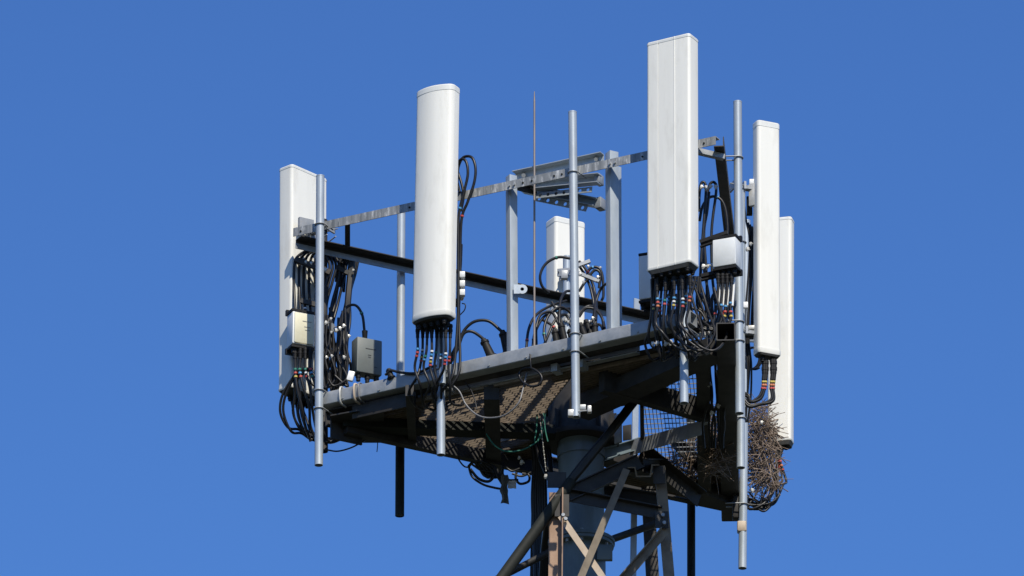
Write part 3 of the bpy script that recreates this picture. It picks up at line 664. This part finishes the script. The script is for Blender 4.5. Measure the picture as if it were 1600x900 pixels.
for i in range(9):
    x = 506 + rnd(0, 44); yy = rnd(-.1, .1)
    pts = [(x + rnd(-3, 3), 500 + rnd(-20, 15), yy), (x + rnd(-4, 4), 535, yy), (x + rnd(-8, 8), 560, yy), (x + rnd(-12, 12), 590, yy), (x + rnd(-16, 6), 608 + rnd(-8, 4), yy), (x + rnd(-30, -10), 585 + rnd(-10, 10), yy)]
    cable(pl(Y, pts), rnd(.010, .013), 'black cable in the tangle between the leftmost pipe and the grey box', 'cables tangled at the left corner')
cable(pl(Y, [(530, 510, .0), (535, 490, .0), (545, 478, .0), (557, 478, .0), (566, 492, .0), (569, 512, .0), (570, 528, .01)]), .012, 'black cable arching from the bunch down onto the grey box', bands=[(.36, 'green')], conn=0)
p = Y(570, 517, .0); q = Y(570, 531, .01); c = MB().cyl(p, q, .026, .02, n=10).build('plug', 'blackplastic', origin=p); tag(c, 'black plug on top of the grey box', 'plug')
cols = [('green', 'red', 'yellow'), ('green', 'blue', 'red'), ('green', 'white', 'red'), ('red', 'blue', 'green')]
for i in range(4):
    x = 461 + 8*i; yy = -.16
    pts = [(x, 544, yy), (x, 560, yy), (x + rnd(-1, 1), 580, yy), (x + 3 + 2*i, 605, yy), (x + 10 + rnd(-2, 6), 635, yy + .03), (x + 16, 665, yy + .1), (x + 26 + rnd(-5, 5), 690, yy + .15)]
    cable(pl(Y, pts), .0125, 'black cable with coloured bands hanging under the white and cream box', 'banded cables under the cream fronted box', [(.19 + .035*k, cc) for k, cc in enumerate(cols[i])], .07)
for i, (xl, yb) in enumerate(((438, 668), (443, 674), (458, 672), (466, 680))):
    cable(pl(Y, [(470 + 6*i, 575, -.14), (456 + 3*i, 592, -.1), (xl + 3, 618, -.05), (xl, 645, 0), (xl + 12, yb, .05), (xl + 28, yb + 3, .1), (xl + 42, yb + 12, .12), (500, 690, .12)]), .0115, 'black cable bowing out left below the left corner antenna', 'cables bowing out at the left corner')
for i in range(4):
    x = 457 + 6*i
    cable(pl(Y, [(x, 622, .3), (x + rnd(-2, 2), 640, .3), (x + 4, 655, .25), (x + 12, 668 + 3*i, .2), (x + 30, 685, .15), (x + 55, 690 - 3*i, .12), (x + 70, 672, .12)]), .011, 'black cable leaving the foot of the left corner antenna', 'cables under the left corner antenna', conn=.06)
cable(pl(Y, [(508, 690, 0), (520, 690, 0), (535, 683, 0), (541, 672, 0)]), .018, 'thick black cable curling up at the foot of the leftmost pipe')
cable(pl(Y, [(511, 703, 0), (528, 705, 0), (550, 699, 0), (570, 688, .05)]), .007, 'thin black cable drooping below the left corner of the platform')
cable(pl(Y, [(590, 682, .1), (590, 695, .1), (589, 706, .1)]), .004, 'thin wire end hanging under the left part of the platform')
# --- clips
def clips(name_lab, pts, group, size=.03):
    for (px, py, y) in pts:
        c = Y(px, py, y); a = rnd(-.5, .5); s = V((math.cos(a), math.sin(a), 0)); t = V((-math.sin(a), math.cos(a), 0))
        z = size * rnd(.75, 1.15); o = MB(); tl = (UPZ + s*rnd(-.35, .35)).normalized(); s = t.cross(tl).normalized()
        o.box(c, s, t, tl, z*.75, z*.8, z, z*.08); o.box(c + s*z*.5, s, t, tl, z*.5, z*.7, z*.25, z*.05); o.box(c - tl*z*.62, s, t, tl, z*.4, z*.5, z*.3, z*.05)
        ob = o.build('cable_clip', 'zinc', origin=c); tag(ob, name_lab, 'cable clip', group)
        MB().cyl(c + s*z*.2 - UPZ*z*.6, c + s*z*.2 + UPZ*z*.6, z*.13, n=6).build('bolt', 'galv', ob)
clips('bright cable clip on the left corner bunch', [(486, 411, -.12), (478, 409, -.12), (508, 421, -.1), (509, 504, -.15), (517, 498, -.15), (518, 519, -.15), (525, 516, -.15), (531, 513, -.15), (537, 509, -.12), (545, 525, -.12), (510, 558, -.15), (518, 556, -.15), (537, 558, -.15), (552, 422, .05)], 'clips on the left corner bunch', .025)
lw = MB().box(Y(548, 588, -.2), V((.8, 0, -.2)).normalized(), V((0, 1, 0)), V((.25, 0, 1)).normalized(), .055, .035, .09, .006).build('cable_label', 'whiteplastic', origin=Y(548, 588, -.2)); tag(lw, 'white plastic label block at the foot of the left corner bunch', 'label')
hb = thing('cable_bracket', Y(490, 412, -.05), 'dark hanger bar holding the cable loops at the left corner', 'bracket')
MB().bar(Y(461, 405, -.04), Y(516, 426, -.04), .03, .045).build('bar', 'shadesteel', hb); MB().bar(Y(525, 418, .1), Y(552, 430, .1), .03, .04).build('bar', 'shadesteel', hb)
MB().bar(Y(470, 470, -.04), Y(500, 478, -.04), .03, .04).build('bar', 'shadesteel', hb); MB().box(K(478, 352, .1), dK, nK, UPZ, .14, .03, .12).build('plate', 'galv', hb)
# --- under the rounded antenna
tb = [('blue', 'red', 'red'), ('white', 'blue', 'yellow', 'red'), ('white', 'blue', 'white', 'yellow', 'red'), ('green',), ('white', 'blue', 'red', 'red'), ('blue', 'white'), ('green', 'blue'), ('red', 'red')]
xs = [653, 661, 675, 683, 697, 690, 668, 704]
for i, x in enumerate(xs):
    o_ = .24 if i % 2 else .31
    pts = [(x, 507, o_), (x - .5, 524, o_), (x - 1 + rnd(-1, 1), 548, o_), (x - 2 + rnd(-4, 4), 575, o_ - .02), (x - 4 + rnd(-3, 10), 602, o_ - .05), (x - 4 + rnd(-6, 12), 628, .1), (x + rnd(0, 20), 640 + rnd(-8, 4), .0), (x + 20, 628, -.1)]
    if i in (1, 4): pts[4:] = [(x - 10, 590, .25), (x - 22, 612, .2), (x - 14, 632, .1), (x, 640, -.05)]
    cable(pl(F, pts), .0115, 'black cable with coloured bands under the rounded front antenna', 'banded cables under the rounded antenna', [(.22 + .03*k + .01*i, cc) for k, cc in enumerate(tb[i])], .085)
lB = 'black cable running down the right edge of the rounded antenna'; gB = 'cables beside the rounded antenna'
cable(pl(F, [(714, 290, .1), (716, 262, .08), (724, 246, .08), (737, 246, .08), (743, 262, .08), (741, 285, .08), (731, 315, .08), (721, 345, .08), (719, 420, .06), (717, 490, .06), (719, 560, .08), (716, 585, .1), (703, 606, .12)]), .0125, lB, gB, bands=[(.92, 'red')])
cable(pl(F, [(718, 300, .06), (712, 270, .08), (719, 250, .1), (728, 252, .1), (731, 272, .1), (725, 300, .1), (717, 335, .1), (716, 380, .1), (716, 480, .1), (711, 560, .12), (706, 590, .15), (690, 612, .15)]), .0125, lB, gB, bands=[(.8, 'blue')])
cable(pl(F, [(716, 270, .06), (722, 290, .06), (724, 310, .06), (720, 330, .06)]), .012, lB, gB)
cable(pl(F, [(720, 382, .05), (719, 410, .05), (718, 425, .03)]), .018, lB, gB)
cable(pl(F, [(722, 474, .03), (727, 476, .03), (726, 484, .03), (719, 492, .03)]), .005, 'thin wire curling below the white splitter')
cable(pl(F, [(703, 560, -.1), (716, 535, -.1), (727, 514, -.12), (743, 502, -.15), (764, 502, -.2), (783, 517, -.25)]), .0135, 'black cable arching right to the farther black boot')
cable(pl(F, [(700, 575, -.1), (715, 545, -.1), (724, 522, -.12), (737, 518, -.15), (752, 527, -.2), (757, 533, -.22)]), .0135, 'black cable arching right to the nearer black boot')
def boot(a, b, label, r0=.022, r1=.042):
    o = MB().cyl(a, a.lerp(b, .2), r0, r1*.8, n=10).cyl(a.lerp(b, .2), b, r1*.8, r1, n=10).build('cable_boot', 'blackplastic', origin=a); tag(o, label, 'cable boot')
    MB().cyl(a.lerp(b, .85), a.lerp(b, .92), r1*1.25, n=10).build('collar', 'blackplastic', o); MB().cyl(a.lerp(b, .12), a.lerp(b, .2), r1*.95, n=10).build('collar', 'blackplastic', o)
boot(F(755, 530, -.21), F(770, 562, -.24), 'tapered black boot slanting down in front of the post'); boot(F(785, 517, -.25), F(795, 556, -.26), 'tapered black boot partly behind the left post')
clips('bright cable clip under the rounded antenna', [(655, 603, -.55), (662, 610, -.55), (668, 612, -.55), (672, 607, -.55), (700, 603, -.5), (706, 598, -.5), (712, 600, -.5), (651, 616, -.5)], 'clips under the rounded antenna', .032)
cable(pl(F, [(602, 586, .08), (611, 579, .08), (625, 582, .07), (650, 583, .08), (672, 574, .1), (690, 570, .1)]), .012, 'black cable lying along the top of the near tube')
boot(F(607, 577, .06), F(612, 592, .06), 'small black grommet on the near tube', .02, .03)
st = MB().cyl(F(691, 600, .2), F(691, 575, .2), .03, n=16).build('pipe_stub', 'pipe', origin=F(691, 600, .2)); tag(st, 'short grey stub of pipe among the cables under the rounded antenna', 'pipe stub')
cable(pl(F, [(705, 600, .1), (718, 612, .08), (728, 632, .06), (745, 648, .05), (765, 653, .05), (790, 648, .05), (810, 630, .05), (818, 605, 0), (824, 580, -.05)]), .0075, 'long grey cable drooping below the near tube', m='greycable')
cable(pl(F, [(727, 598, -.05), (735, 608, -.02), (742, 625, 0), (745, 640, .02)]), .006, 'short thin black wire behind the drooping grey cable')
coil = []
for k in range(46):
    a = 2*math.pi*k/14; r = 15 + 2*math.sin(k*.9); coil.append(F(829 + r*1.15*math.cos(a), 589 + r*math.sin(a) * .95, .0 + .02*math.sin(k*.5)))
cable(coil, .010, 'coil of black cable hanging under the near tube', name='cable_coil', k=3)
cable(pl(F, [(828, 553, .07), (829, 565, .075), (830, 575, .07)]), .006, 'thin tie holding the cable coil to the near tube', name='cable_tie')
# --- far antenna
gC = 'cables round the far antenna'; lC = 'black cable looping round the far antenna behind the bare middle pipe'
for pts in ([(892, 404, .6), (872, 402, .6), (853, 412, .6), (844, 430, .6), (847, 447, .62), (858, 458, .65)], [(905, 408, .5), (918, 425, .5), (928, 450, .5), (932, 480, .45), (930, 515, .4)],
            [(903, 412, .55), (915, 432, .55), (924, 455, .5), (928, 490, .45), (915, 520, .4)], [(915, 435, .5), (922, 420, .5), (934, 418, .5), (941, 430, .5), (943, 460, .5), (940, 470, .5)],
            [(920, 432, .5), (930, 422, .5), (938, 428, .5), (936, 450, .5)], [(905, 455, .5), (915, 440, .5), (926, 432, .5)], [(930, 500, .4), (932, 470, .45), (940, 450, .45), (952, 440, .3)],
            [(822, 548, -.1), (826, 515, 0), (838, 492, .1), (860, 478, .2), (885, 470, .3)], [(832, 545, -.1), (836, 520, 0), (850, 495, .1), (872, 484, .2), (890, 482, .3)], [(838, 540, 0), (838, 512, 0), (845, 492, .05), (862, 488, .1), (872, 505, .1), (880, 520, .1)],
            [(853, 540, 0), (850, 515, .05), (858, 492, .1), (875, 480, .15), (892, 490, .2), (900, 515, .2)], [(842, 560, -.1), (856, 525, .05), (868, 500, .1), (884, 492, .2), (892, 510, .2)], [(862, 472, .2), (872, 490, .15), (880, 510, .1), (884, 530, .05)],
            [(876, 530, .05), (874, 500, .1), (876, 470, .2), (884, 456, .3), (896, 455, .35)], [(905, 495, .2), (915, 482, .2), (930, 484, .2), (942, 500, .15), (947, 530, .1)], [(910, 530, .1), (922, 510, .15), (938, 508, .15), (945, 525, .1)],
            [(893, 520, .1), (905, 490, .2), (922, 478, .25), (938, 490, .2), (944, 512, .1)], [(848, 500, .1), (862, 508, .08), (872, 520, .06), (880, 535, .05)], [(925, 530, .05), (928, 500, .1), (930, 470, .25), (926, 450, .35)]):
    cable(pl(Y, pts), .0125, lC, gC, bands=[(.12, random.choice(['green', 'blue', 'red', 'yellow']))] if random.random() < .45 else ())
for k, (a, b) in enumerate((((876, 505), (884, 540)), ((866, 515), (872, 545)), ((906, 505), (918, 536)), ((929, 505), (931, 534)), ((915, 500), (925, 528)), ((890, 515), (896, 540)), ((900, 518), (905, 536)))):
    boot(Y(*a, .0 + .02*k), Y(*b, .0 + .02*k), 'black cable boot in the row at the foot of the far antenna', .02, .034); 
for o in list(col.objects):
    if o.get('label') == 'black cable boot in the row at the foot of the far antenna': o['group'] = 'boots at the foot of the far antenna'
MB().box(Y(882, 430, .55), V((1, 0, 0)), V((0, 1, 0)), UPZ, .06, .05, .08, .006).build('clamp_plate', 'galv', antC); MB().bar(Y(900, 425, .5), Y(936, 440, .5), .025, .03).build('hanger', 'galv', antC); MB().bar(Y(895, 418, .5), Y(922, 408, .5), .03, .03).build('hanger', 'galv', antC)
clips('bright cable clip at the far antenna', [(921, 502, .0), (926, 497, .0), (884, 500, .0), (888, 503, .0), (919, 416, .45), (906, 428, .45), (938, 418, .45), (934, 433, .45), (912, 441, .45)], 'clips at the far antenna', .024)
# --- under the tallest antenna
tcol = [('blue', 'red', 'white', 'yellow'), ('blue', 'red', 'orange'), ('blue', 'white', 'red', 'red'), ('green', 'red'), ('blue', 'blue', 'red'), ('blue', 'white', 'yellow'), ('blue', 'green', 'red'), ('white', 'blue', 'red'), ('blue', 'red', 'yellow'), ('red', 'orange')]
for i in range(10):
    x = 1021 + 6.4*i; o_ = .32 if i % 2 else .22; y0 = 434 - (x - 1021)*.06
    pts = [(x, y0, o_), (x + rnd(-1, 1), 455, o_), (x - 1 + rnd(-2, 2), 480, o_), (x - 2 + rnd(-5, 5), 505, o_), (x + rnd(-8, 12), 528, o_ - .05), (x + 8 + rnd(-10, 20), 545 + rnd(-8, 4), .1)]
    if i % 3 == 1: pts = pts[:4] + [(x + 8, 520, o_), (x + 26, 540, .25), (x + 48, 548, .2), (x + 64, 536, .1), (x + 70, 516, .0), (x + 58, 480, -.1), (x + 50, 450, -.15)]
    if i % 3 == 2: pts = pts[:4] + [(x + 2, 530, .25), (x + 4, 560, .12)]
    cable(pl(F, pts), .0115, 'black cable with coloured bands hanging under the tallest antenna', 'banded cables under the tallest antenna', [(.18 + .033*k + .008*(i % 4), cc) for k, cc in enumerate(tcol[i])], .085)
gD = 'cables dropping right of the tallest antenna'; lD = 'black cable dropping in the bunch right of the tallest antenna'
for pts in ([(1092, 330, -1.7), (1093, 300, -1.7), (1097, 285, -1.7), (1103, 292, -1.7), (1101, 330, -1.7), (1096, 400, -1.7), (1093, 470, -1.7), (1098, 520, -1.7)], [(1104, 305, -1.6), (1110, 287, -1.6), (1117, 286, -1.6), (1119, 300, -1.6), (1112, 360, -1.6), (1113, 430, -1.6), (1118, 480, -1.6), (1112, 518, -1.6)],
            [(1093, 345, -1.6), (1098, 322, -1.6), (1110, 308, -1.6), (1124, 310, -1.6), (1133, 325, -1.6), (1137, 355, -1.6), (1136, 372, -1.6)], [(1108, 300, -1.65), (1105, 330, -1.65), (1100, 365, -1.65), (1104, 430, -1.65), (1105, 500, -1.65)], [(1097, 380, -1.6), (1100, 420, -1.6), (1108, 470, -1.6), (1100, 500, -1.6), (1085, 512, -1.6)],
            [(1099, 370, -1.5), (1096, 410, -1.5), (1094, 450, -1.5), (1096, 490, -1.5)]):
    cable(pl(Y, pts), .0125, lD, gD, bands=[(.3, 'blue')] if pts[0][0] == 1093 and pts[0][1] == 345 else ())
for i in range(9):
    x = 1082 + 4*i; yy = -1.9 + .03*i
    cable(pl(Y, [(x - 20 + rnd(-12, 14), 432, yy), (x - 8 + rnd(-10, 10), 472 + rnd(-10, 10), yy), (x + rnd(-8, 8), 496 + rnd(-8, 10), yy), (x + 10 + rnd(-10, 12), 512 + rnd(-10, 10), yy), (x + 22 + rnd(-6, 10), 505 + rnd(-12, 10), yy + .05), (x + 30 + rnd(-8, 8), 480 + rnd(-16, 8), yy + .1), (x + 34 + rnd(-6, 6), 455, yy + .1)]), .0115, 'black cable sagging in the tangle beside the open tube end', 'sagging cables beside the open tube end')
for i in range(8):
    x = 1000 + 12*i; cable(pl(F, [(1018 + 7*i, 436, .25), (1014 + 7*i + rnd(-5, 5), 480, .22), (1008 + 8*i + rnd(-6, 6), 520, .18), (x + 8, 548 + rnd(-10, 10), .12), (x + 20 + rnd(-8, 8), 558 + rnd(-10, 8), .05), (x + 34, 545 + rnd(-8, 8), -.1), (x + 30, 515, -.2), (1080 - 6*i, 460, -.2)]), .0115, 'black cable sagging along the near tube below the tallest antenna', 'sagging cables below the tallest antenna')
for i in range(4):
    x = 1122 + 7*i; yy = -2.0
    cable(pl(Y, [(x, 428, yy), (x, 450, yy), (x - 2, 475, yy), (x - 4 + rnd(-3, 3), 500, yy), (x - 14, 515, yy), (x - 28, 512, yy)]), .012, 'black cable with a white sleeve under the white box at the right', 'sleeved cables under the white box', [(.29 - .03*(i % 2), 'blue'), (.34, 'red'), (.38, 'yellow')] if i > 1 else [(.28, 'blue'), (.36, 'red')], .06)
    s = spline(pl(Y, [(x + 3.5, 434, yy + .04), (x + 3, 450, yy + .04), (x + 1, 478, yy + .04)])); sl = MB().path(s, .013, 8).build('sleeve', 'whiteplastic', origin=s[0]); tag(sl, 'white sleeve hanging among the cables under the white box', 'cable sleeve', 'white sleeves under the white box')
clips('bright cable clip under the tallest antenna', [(1020, 537, -2.15), (1027, 536, -2.15), (1040, 536, -2.2), (1047, 535, -2.2), (1066, 528, -1.95), (1074, 528, -1.95), (1081, 527, -1.95), (1088, 525, -1.95), (1095, 523, -1.95), (1102, 522, -1.9), (1109, 519, -1.9), (1116, 517, -1.9)], 'clips under the tallest antenna', .034)
clips('bright cable clip right of the tallest antenna', [(1096, 292, -1.75), (1103, 293, -1.75), (1110, 291, -1.75), (1118, 292, -1.75), (1099, 416, -1.75), (1106, 415, -1.75), (1113, 414, -1.75), (1122, 582, -1.4), (1108, 600, -1.2), (1122, 634, -.9), (1112, 645, -.9)], 'clips right of the tallest antenna', .034)
for i in range(8):
    x = 1104 + 4*i
    cable(pl(Y, [(x, 545, -1.3), (x + rnd(-3, 3), 580, -1.1), (x + rnd(-6, 6), 620, -.9), (x + rnd(-6, 6), 660, -.7), (x + rnd(-4, 6), 700, -.5)]), .011, 'black cable running down inside the right side of the platform', 'cables inside the right side')
# --- slim right antenna
for i, x in enumerate((1194, 1197, 1207, 1210)):
    pts = [(x, 562, -.42), (x, 580, -.42), (x - 1, 594, -.42), (x - 2, 606, -.42), (x - 8 + 6*(i > 1), 620 + 2*i, -.42), (x - 22, 628 + 4*(i > 1), -.42), (1170, 626 + 3*i - 8*(i < 2), -.42), (1160, 612 + 3*i, -.4), (1150, 600, -.4)]
    cable(pl(Y, pts), .0135, 'black cable with red and yellow bands curving back under the slim right antenna', 'banded cables under the slim right antenna', [(.20, 'yellow'), (.23, 'orange'), (.26, 'red')], .13)
for i in range(5):
    x = 1166 + 3*i
    cable(pl(Y, [(x - 4, 312, -.3), (x, 345 + 3*i, -.3), (x + 5, 372, -.3), (x + 4, 420, -.3), (x + rnd(-1, 1), 480, -.3), (x - 2, 530, -.3), (x + 2, 570, -.3), (x + rnd(-2, 4), 620, -.25), (x - 4, 660, -.2)][(1 if i else 0):(9 if i < 3 else 6)]), .009, 'thin black cable between the right pipes and the slim right antenna', 'cables behind the slim right antenna')
cable([Y(1180 + 13*math.cos(2*math.pi*k/12 + 1) - .3*k, 560 + 17*math.sin(2*math.pi*k/12 + 1), .2 + .01*k) for k in range(30)], .010, 'coil of black cable left of the foot of the slim right antenna', name='cable_coil', k=3)
clips('bright cable clip beside the slim right antenna', [(1173, 381, -.45), (1168, 389, -.45), (1190, 660, .4), (1175, 766, 1.2)], 'clips beside the slim right antenna', .03)
o = MB().box(Y(1165, 477, -.55), V((1, 0, 0)), V((0, 1, 0)), UPZ, .04, .03, .055, .004).build('tag_plate', 'whiteplastic', origin=Y(1165, 477, -.55)); tag(o, 'small pale yellow tag on the cable right of the tall corner pipe', 'tag')
# --- lowest right antenna
for i in range(9):
    x = 1217 + rnd(-3, 5); r = rnd(.8, 1.15)
    pts = [(x, 700, 1.7), (x + 1, 720, 1.7), (x + 6 - i, 745, 1.65), (x + 5 - 2*i, 765, 1.6), (x - 4 - 2*i, 783 - i, 1.55), (x - 22, 795*1 - 1.6*i, 1.5), (x - 40, 797 - 2*i, 1.5), (1165, 790 - 3*i, 1.5)]
    if i > 3: pts = pts[2:]
    pts = pl(Y, pts); pts = pts[:1] + jit(pts[1:], .035)
    cable(pts, rnd(.008, .012), 'black cable hanging in the loop under the lowest right antenna', 'cables looping under the lowest right antenna', [(.13, 'red'), (.17, 'orange'), (.21, 'red')] if i < 4 else (), .07 if i < 4 else 0)
for i in range(5):
    x = 1185 + 8*i; cable(jit(pl(Y, [(x, 722, 1.6), (x + rnd(-8, 8), 748, 1.55), (x - 4 + rnd(-9, 9), 772, 1.5), (x - 12, 790, 1.5), (1168, 780 + 3*i, 1.5)]), .03), .008, 'thin dark cable hanging below the twig nest', 'thin cables below the nest')
# --- cables down the tower
for i in range(3):
    cable(pl(Y, [(998 - 4*i, 622, -.55), (980 - 3*i, 645, -.6), (950 - 3*i, 683, -.62), (915 - 4*i, 727, -.6), (885 - 3*i, 765, -.55), (868 - 5*i, 800, -.3), (856 - 3*i, 850, .2), (852 - 4*i, 930, .45)]), .026, 'thick black feeder cable slanting across in front of the pole', 'feeder cables slanting to the tower', k=9, n=10)
for i in range(6):
    x = 834 + 3.4*i
    cable(pl(Y, [(x - 10 + 4*i, 640, .25), (x - 4 + 2*i, 680, .3), (x + rnd(-1, 2), 720, .38), (x + rnd(-1, 1), 780, .42), (x + 2, 850, .45), (x + 4, 935, .45)]), .022, 'thick black feeder cable dropping left of the pole', 'feeder cables left of the pole', n=10)
for i in range(5):
    cable(pl(Y, [(800 + 10*i, 625, .1), (815 + 8*i, 660, .15), (835 + 5*i, 690, .2), (845 + 4*i + rnd(-4, 4), 720, .2), (862, 760, .1)]), .015, 'black cable gathering at the left of the hub', 'cables gathering left of the hub')
# --- hanging oddments left of the pole
gH = 'black loops under the far edge left of the tower'
for pts in ([(732, 728, .3), (738, 745, .3), (755, 757, .3), (772, 762, .3), (783, 764, .3)], [(732, 729, .3), (740, 722, .3), (755, 722, .3), (770, 730, .3), (778, 745, .3), (786, 758, .3)], [(735, 733, .3), (748, 748, .3), (764, 752, .3), (772, 740, .3), (760, 727, .3)], [(786, 728, .3), (786, 742, .3), (795, 750, .3), (810, 750, .3)],
            [(790, 730, .3), (800, 736, .3), (812, 732, .3)], [(807, 738, .3), (806, 748, .3), (813, 756, .3), (826, 752, .3), (826, 742, .3), (816, 740, .3)], [(800, 740, .3), (815, 744, .3), (830, 738, .3)], [(738, 726, .3), (752, 735, .3), (768, 738, .3), (780, 748, .3)]):
    cable(pl(Y, pts), rnd(.009, .014), 'black cable loop hanging under the far edge left of the tower', gH)
for i in range(6):
    x = 742 + 5*i; cable(pl(Y, [(x, 722 + i, .3), (x + 8, 732, .32), (x + 14, 742 + rnd(-3, 3), .32), (x + 22, 746, .3)]), .015, 'black cable loop hanging under the far edge left of the tower', gH)
cable(pl(Y, [(712, 708, .3), (718, 720, .3), (726, 729, .3), (735, 730, .3)]), .007, 'thin black cable leading to the black loops under the far edge')
s = MB(); a, b = Y(788, 742, .22), Y(788.5, 786, .22); prs = []
for i in range(8):
    t = i/7; c = a.lerp(b, t) + V((.006*math.sin(i*1.3), .01*math.sin(i*.9), 0)); w = .03 + .006*math.sin(i*2)
    prs += [c + V((-w, 0, 0)), c + V((-w*.3, -.012, 0)), c + V((w*.4, .004, 0)), c + V((w, -.006, -.012 if i == 7 else 0))]
s.add(prs + [p + V((0, .01, 0)) for p in prs], [(i*4+k, i*4+k+1, i*4+k+5, i*4+k+4) for i in range(7) for k in range(3)] + [(32+i*4+k+4, 32+i*4+k+5, 32+i*4+k+1, 32+i*4+k) for i in range(7) for k in range(3)] + [(i*4, i*4+4, 36+i*4, 32+i*4) for i in range(7)] + [(i*4+3, 35+i*4, 39+i*4, i*4+7) for i in range(7)] + [(28, 29, 61, 60), (29, 30, 62, 61), (30, 31, 63, 62), (0, 32, 33, 1), (1, 33, 34, 2), (2, 34, 35, 3)])
o = s.build('torn_strip', 'strip', origin=a); tag(o, 'torn dark grey strip dangling under the far edge left of the tower', 'torn strip')
f_ = MB(); c = Y(800, 757, .28)
vs = [c + V((x*.012, .006*math.sin(x*1.7 + z), z*.012)) for z in range(-3, 4) for x in range(-3, 4)]
f_.add(vs + [v + V((0, .003, 0)) for v in vs], [(r*7+k, r*7+k+1, r*7+k+8, r*7+k+7) for r in range(6) for k in range(6)] + [(49+r*7+k+7, 49+r*7+k+8, 49+r*7+k+1, 49+r*7+k) for r in range(6) for k in range(6)])
o = f_.build('plastic_scrap', 'film', origin=c); tag(o, 'milky scrap of plastic beside the torn strip', 'plastic scrap')
cable(pl(Y, [(856, 625, -.3), (851, 650, -.3), (846, 680, -.3), (832, 695, -.3), (812, 704, -.3), (790, 705, -.3), (772, 695, -.3), (760, 678, -.3)]), .007, 'green rope sagging under the platform left of the pole', m='rope', name='rope')
for i, (x, d) in enumerate(((846, 6), (852, -4), (838, 3))):
    cable(pl(Y, [(x + d, 628, -.32), (x + d*.5, 650, -.32), (x, 672, -.32), (x - d, 690, -.32)]), .006, 'green rope end hanging beside the hub', 'green rope ends', m='rope', name='rope')
# bright beaded chain and drop wires
ch = MB()
for k in range(14): 
    c = Y(844 + .7*k, 655 + 6.2*k, -.34); ch.lathe(c, [(0, -.007), (.0055, -.004), (.0055, .004), (0, .007)], 8)
    if k: ch.cyl(c, Y(844 + .7*(k-1), 655 + 6.2*(k-1), -.34), .0018, n=5)
o = ch.build('beaded_chain', 'zinc', origin=Y(844, 655, -.34)); tag(o, 'thin bright beaded chain hanging left of the hub', 'chain')
cable(pl(Y, [(835, 622, -.33), (842, 632, -.33), (848, 650, -.33), (850, 664, -.33)]), .007, 'pale grey cable end curving beside the beaded chain', m='greycable')
clips('bright cable clip left of the pole', [(853, 744, -.2), (858, 748, -.2), (862, 742, -.2), (886, 779, -.5), (811, 715, .1), (815, 722, .1)], 'clips left of the pole', .03)

# ------------------------------------------------------------------ bird nest
def twigs(cen, ex, n, r=(.0018, .0055), ln=(.10, .42), hole=None):
    mb = MB()
    for i in range(n):
        while True:
            q = V((rnd(-1, 1), rnd(-1, 1), rnd(-1, 1)))
            if q.length < 1: break
        p = cen + V((q.x*ex.x, q.y*ex.y, q.z*ex.z))
        if hole and (p - hole[0]).length < hole[1]: continue
        tang = V((-q.z, rnd(-.4, .4), q.x)) + V((rnd(-.8, .8), rnd(-.5, .5), rnd(-.8, .8))); tang.normalize(); L2 = rnd(*ln) * .5; bow = V((rnd(-.022, .022), rnd(-.022, .022), rnd(-.022, .022)))
        pts = [p - tang*L2, p - tang*L2*.3 + bow, p + tang*L2*.35 + bow*.8, p + tang*L2]
        if hole and min((x - hole[0]).length for x in pts[1:3]) < hole[1] * .8: continue
        w = rnd(*r); mb.path(spline(pts, 2), w, 5, taper=.5)
        if random.random() < .35: mb.path([pts[2], pts[2] + (tang + V((rnd(-1, 1), rnd(-1, 1), rnd(-1, 1)))).normalized() * L2*.5], w*.7, 4, taper=.5)
    return mb
nc = Y(1190, 706, 1.58); nest = thing('bird_nest', nc - V((0, 0, .35)), 'shaggy brown twig nest wedged between the right pipes and the lowest antenna', 'nest')
twigs(nc, V((.115, .22, .33)), 400, hole=(Y(1188, 722, 1.36), .06)).build('twigs', 'twig', nest)
twigs(Y(1185, 655, 1.5), V((.10, .2, .15)), 90, ln=(.15, .3)).build('loose_twigs', 'twig', nest)
twigs(Y(1194, 755, 1.5), V((.14, .2, .12)), 60, ln=(.12, .3)).build('loose_twigs', 'twig', nest)
n2 = thing('bird_nest', Y(1116, 730, .6), 'smaller heap of brown twigs on the floor inside the right side, seen through the grating', 'nest')
twigs(Y(1119, 690, .3), V((.10, .3, .32)), 260).build('twigs', 'twig', n2)
twigs(Y(1078, 722, .9), V((.20, .3, .14)), 200).build('twigs', 'twig', n2)
for o in col.objects:
    for key in ('_o', '_H'):
        if key in o: del o[key]
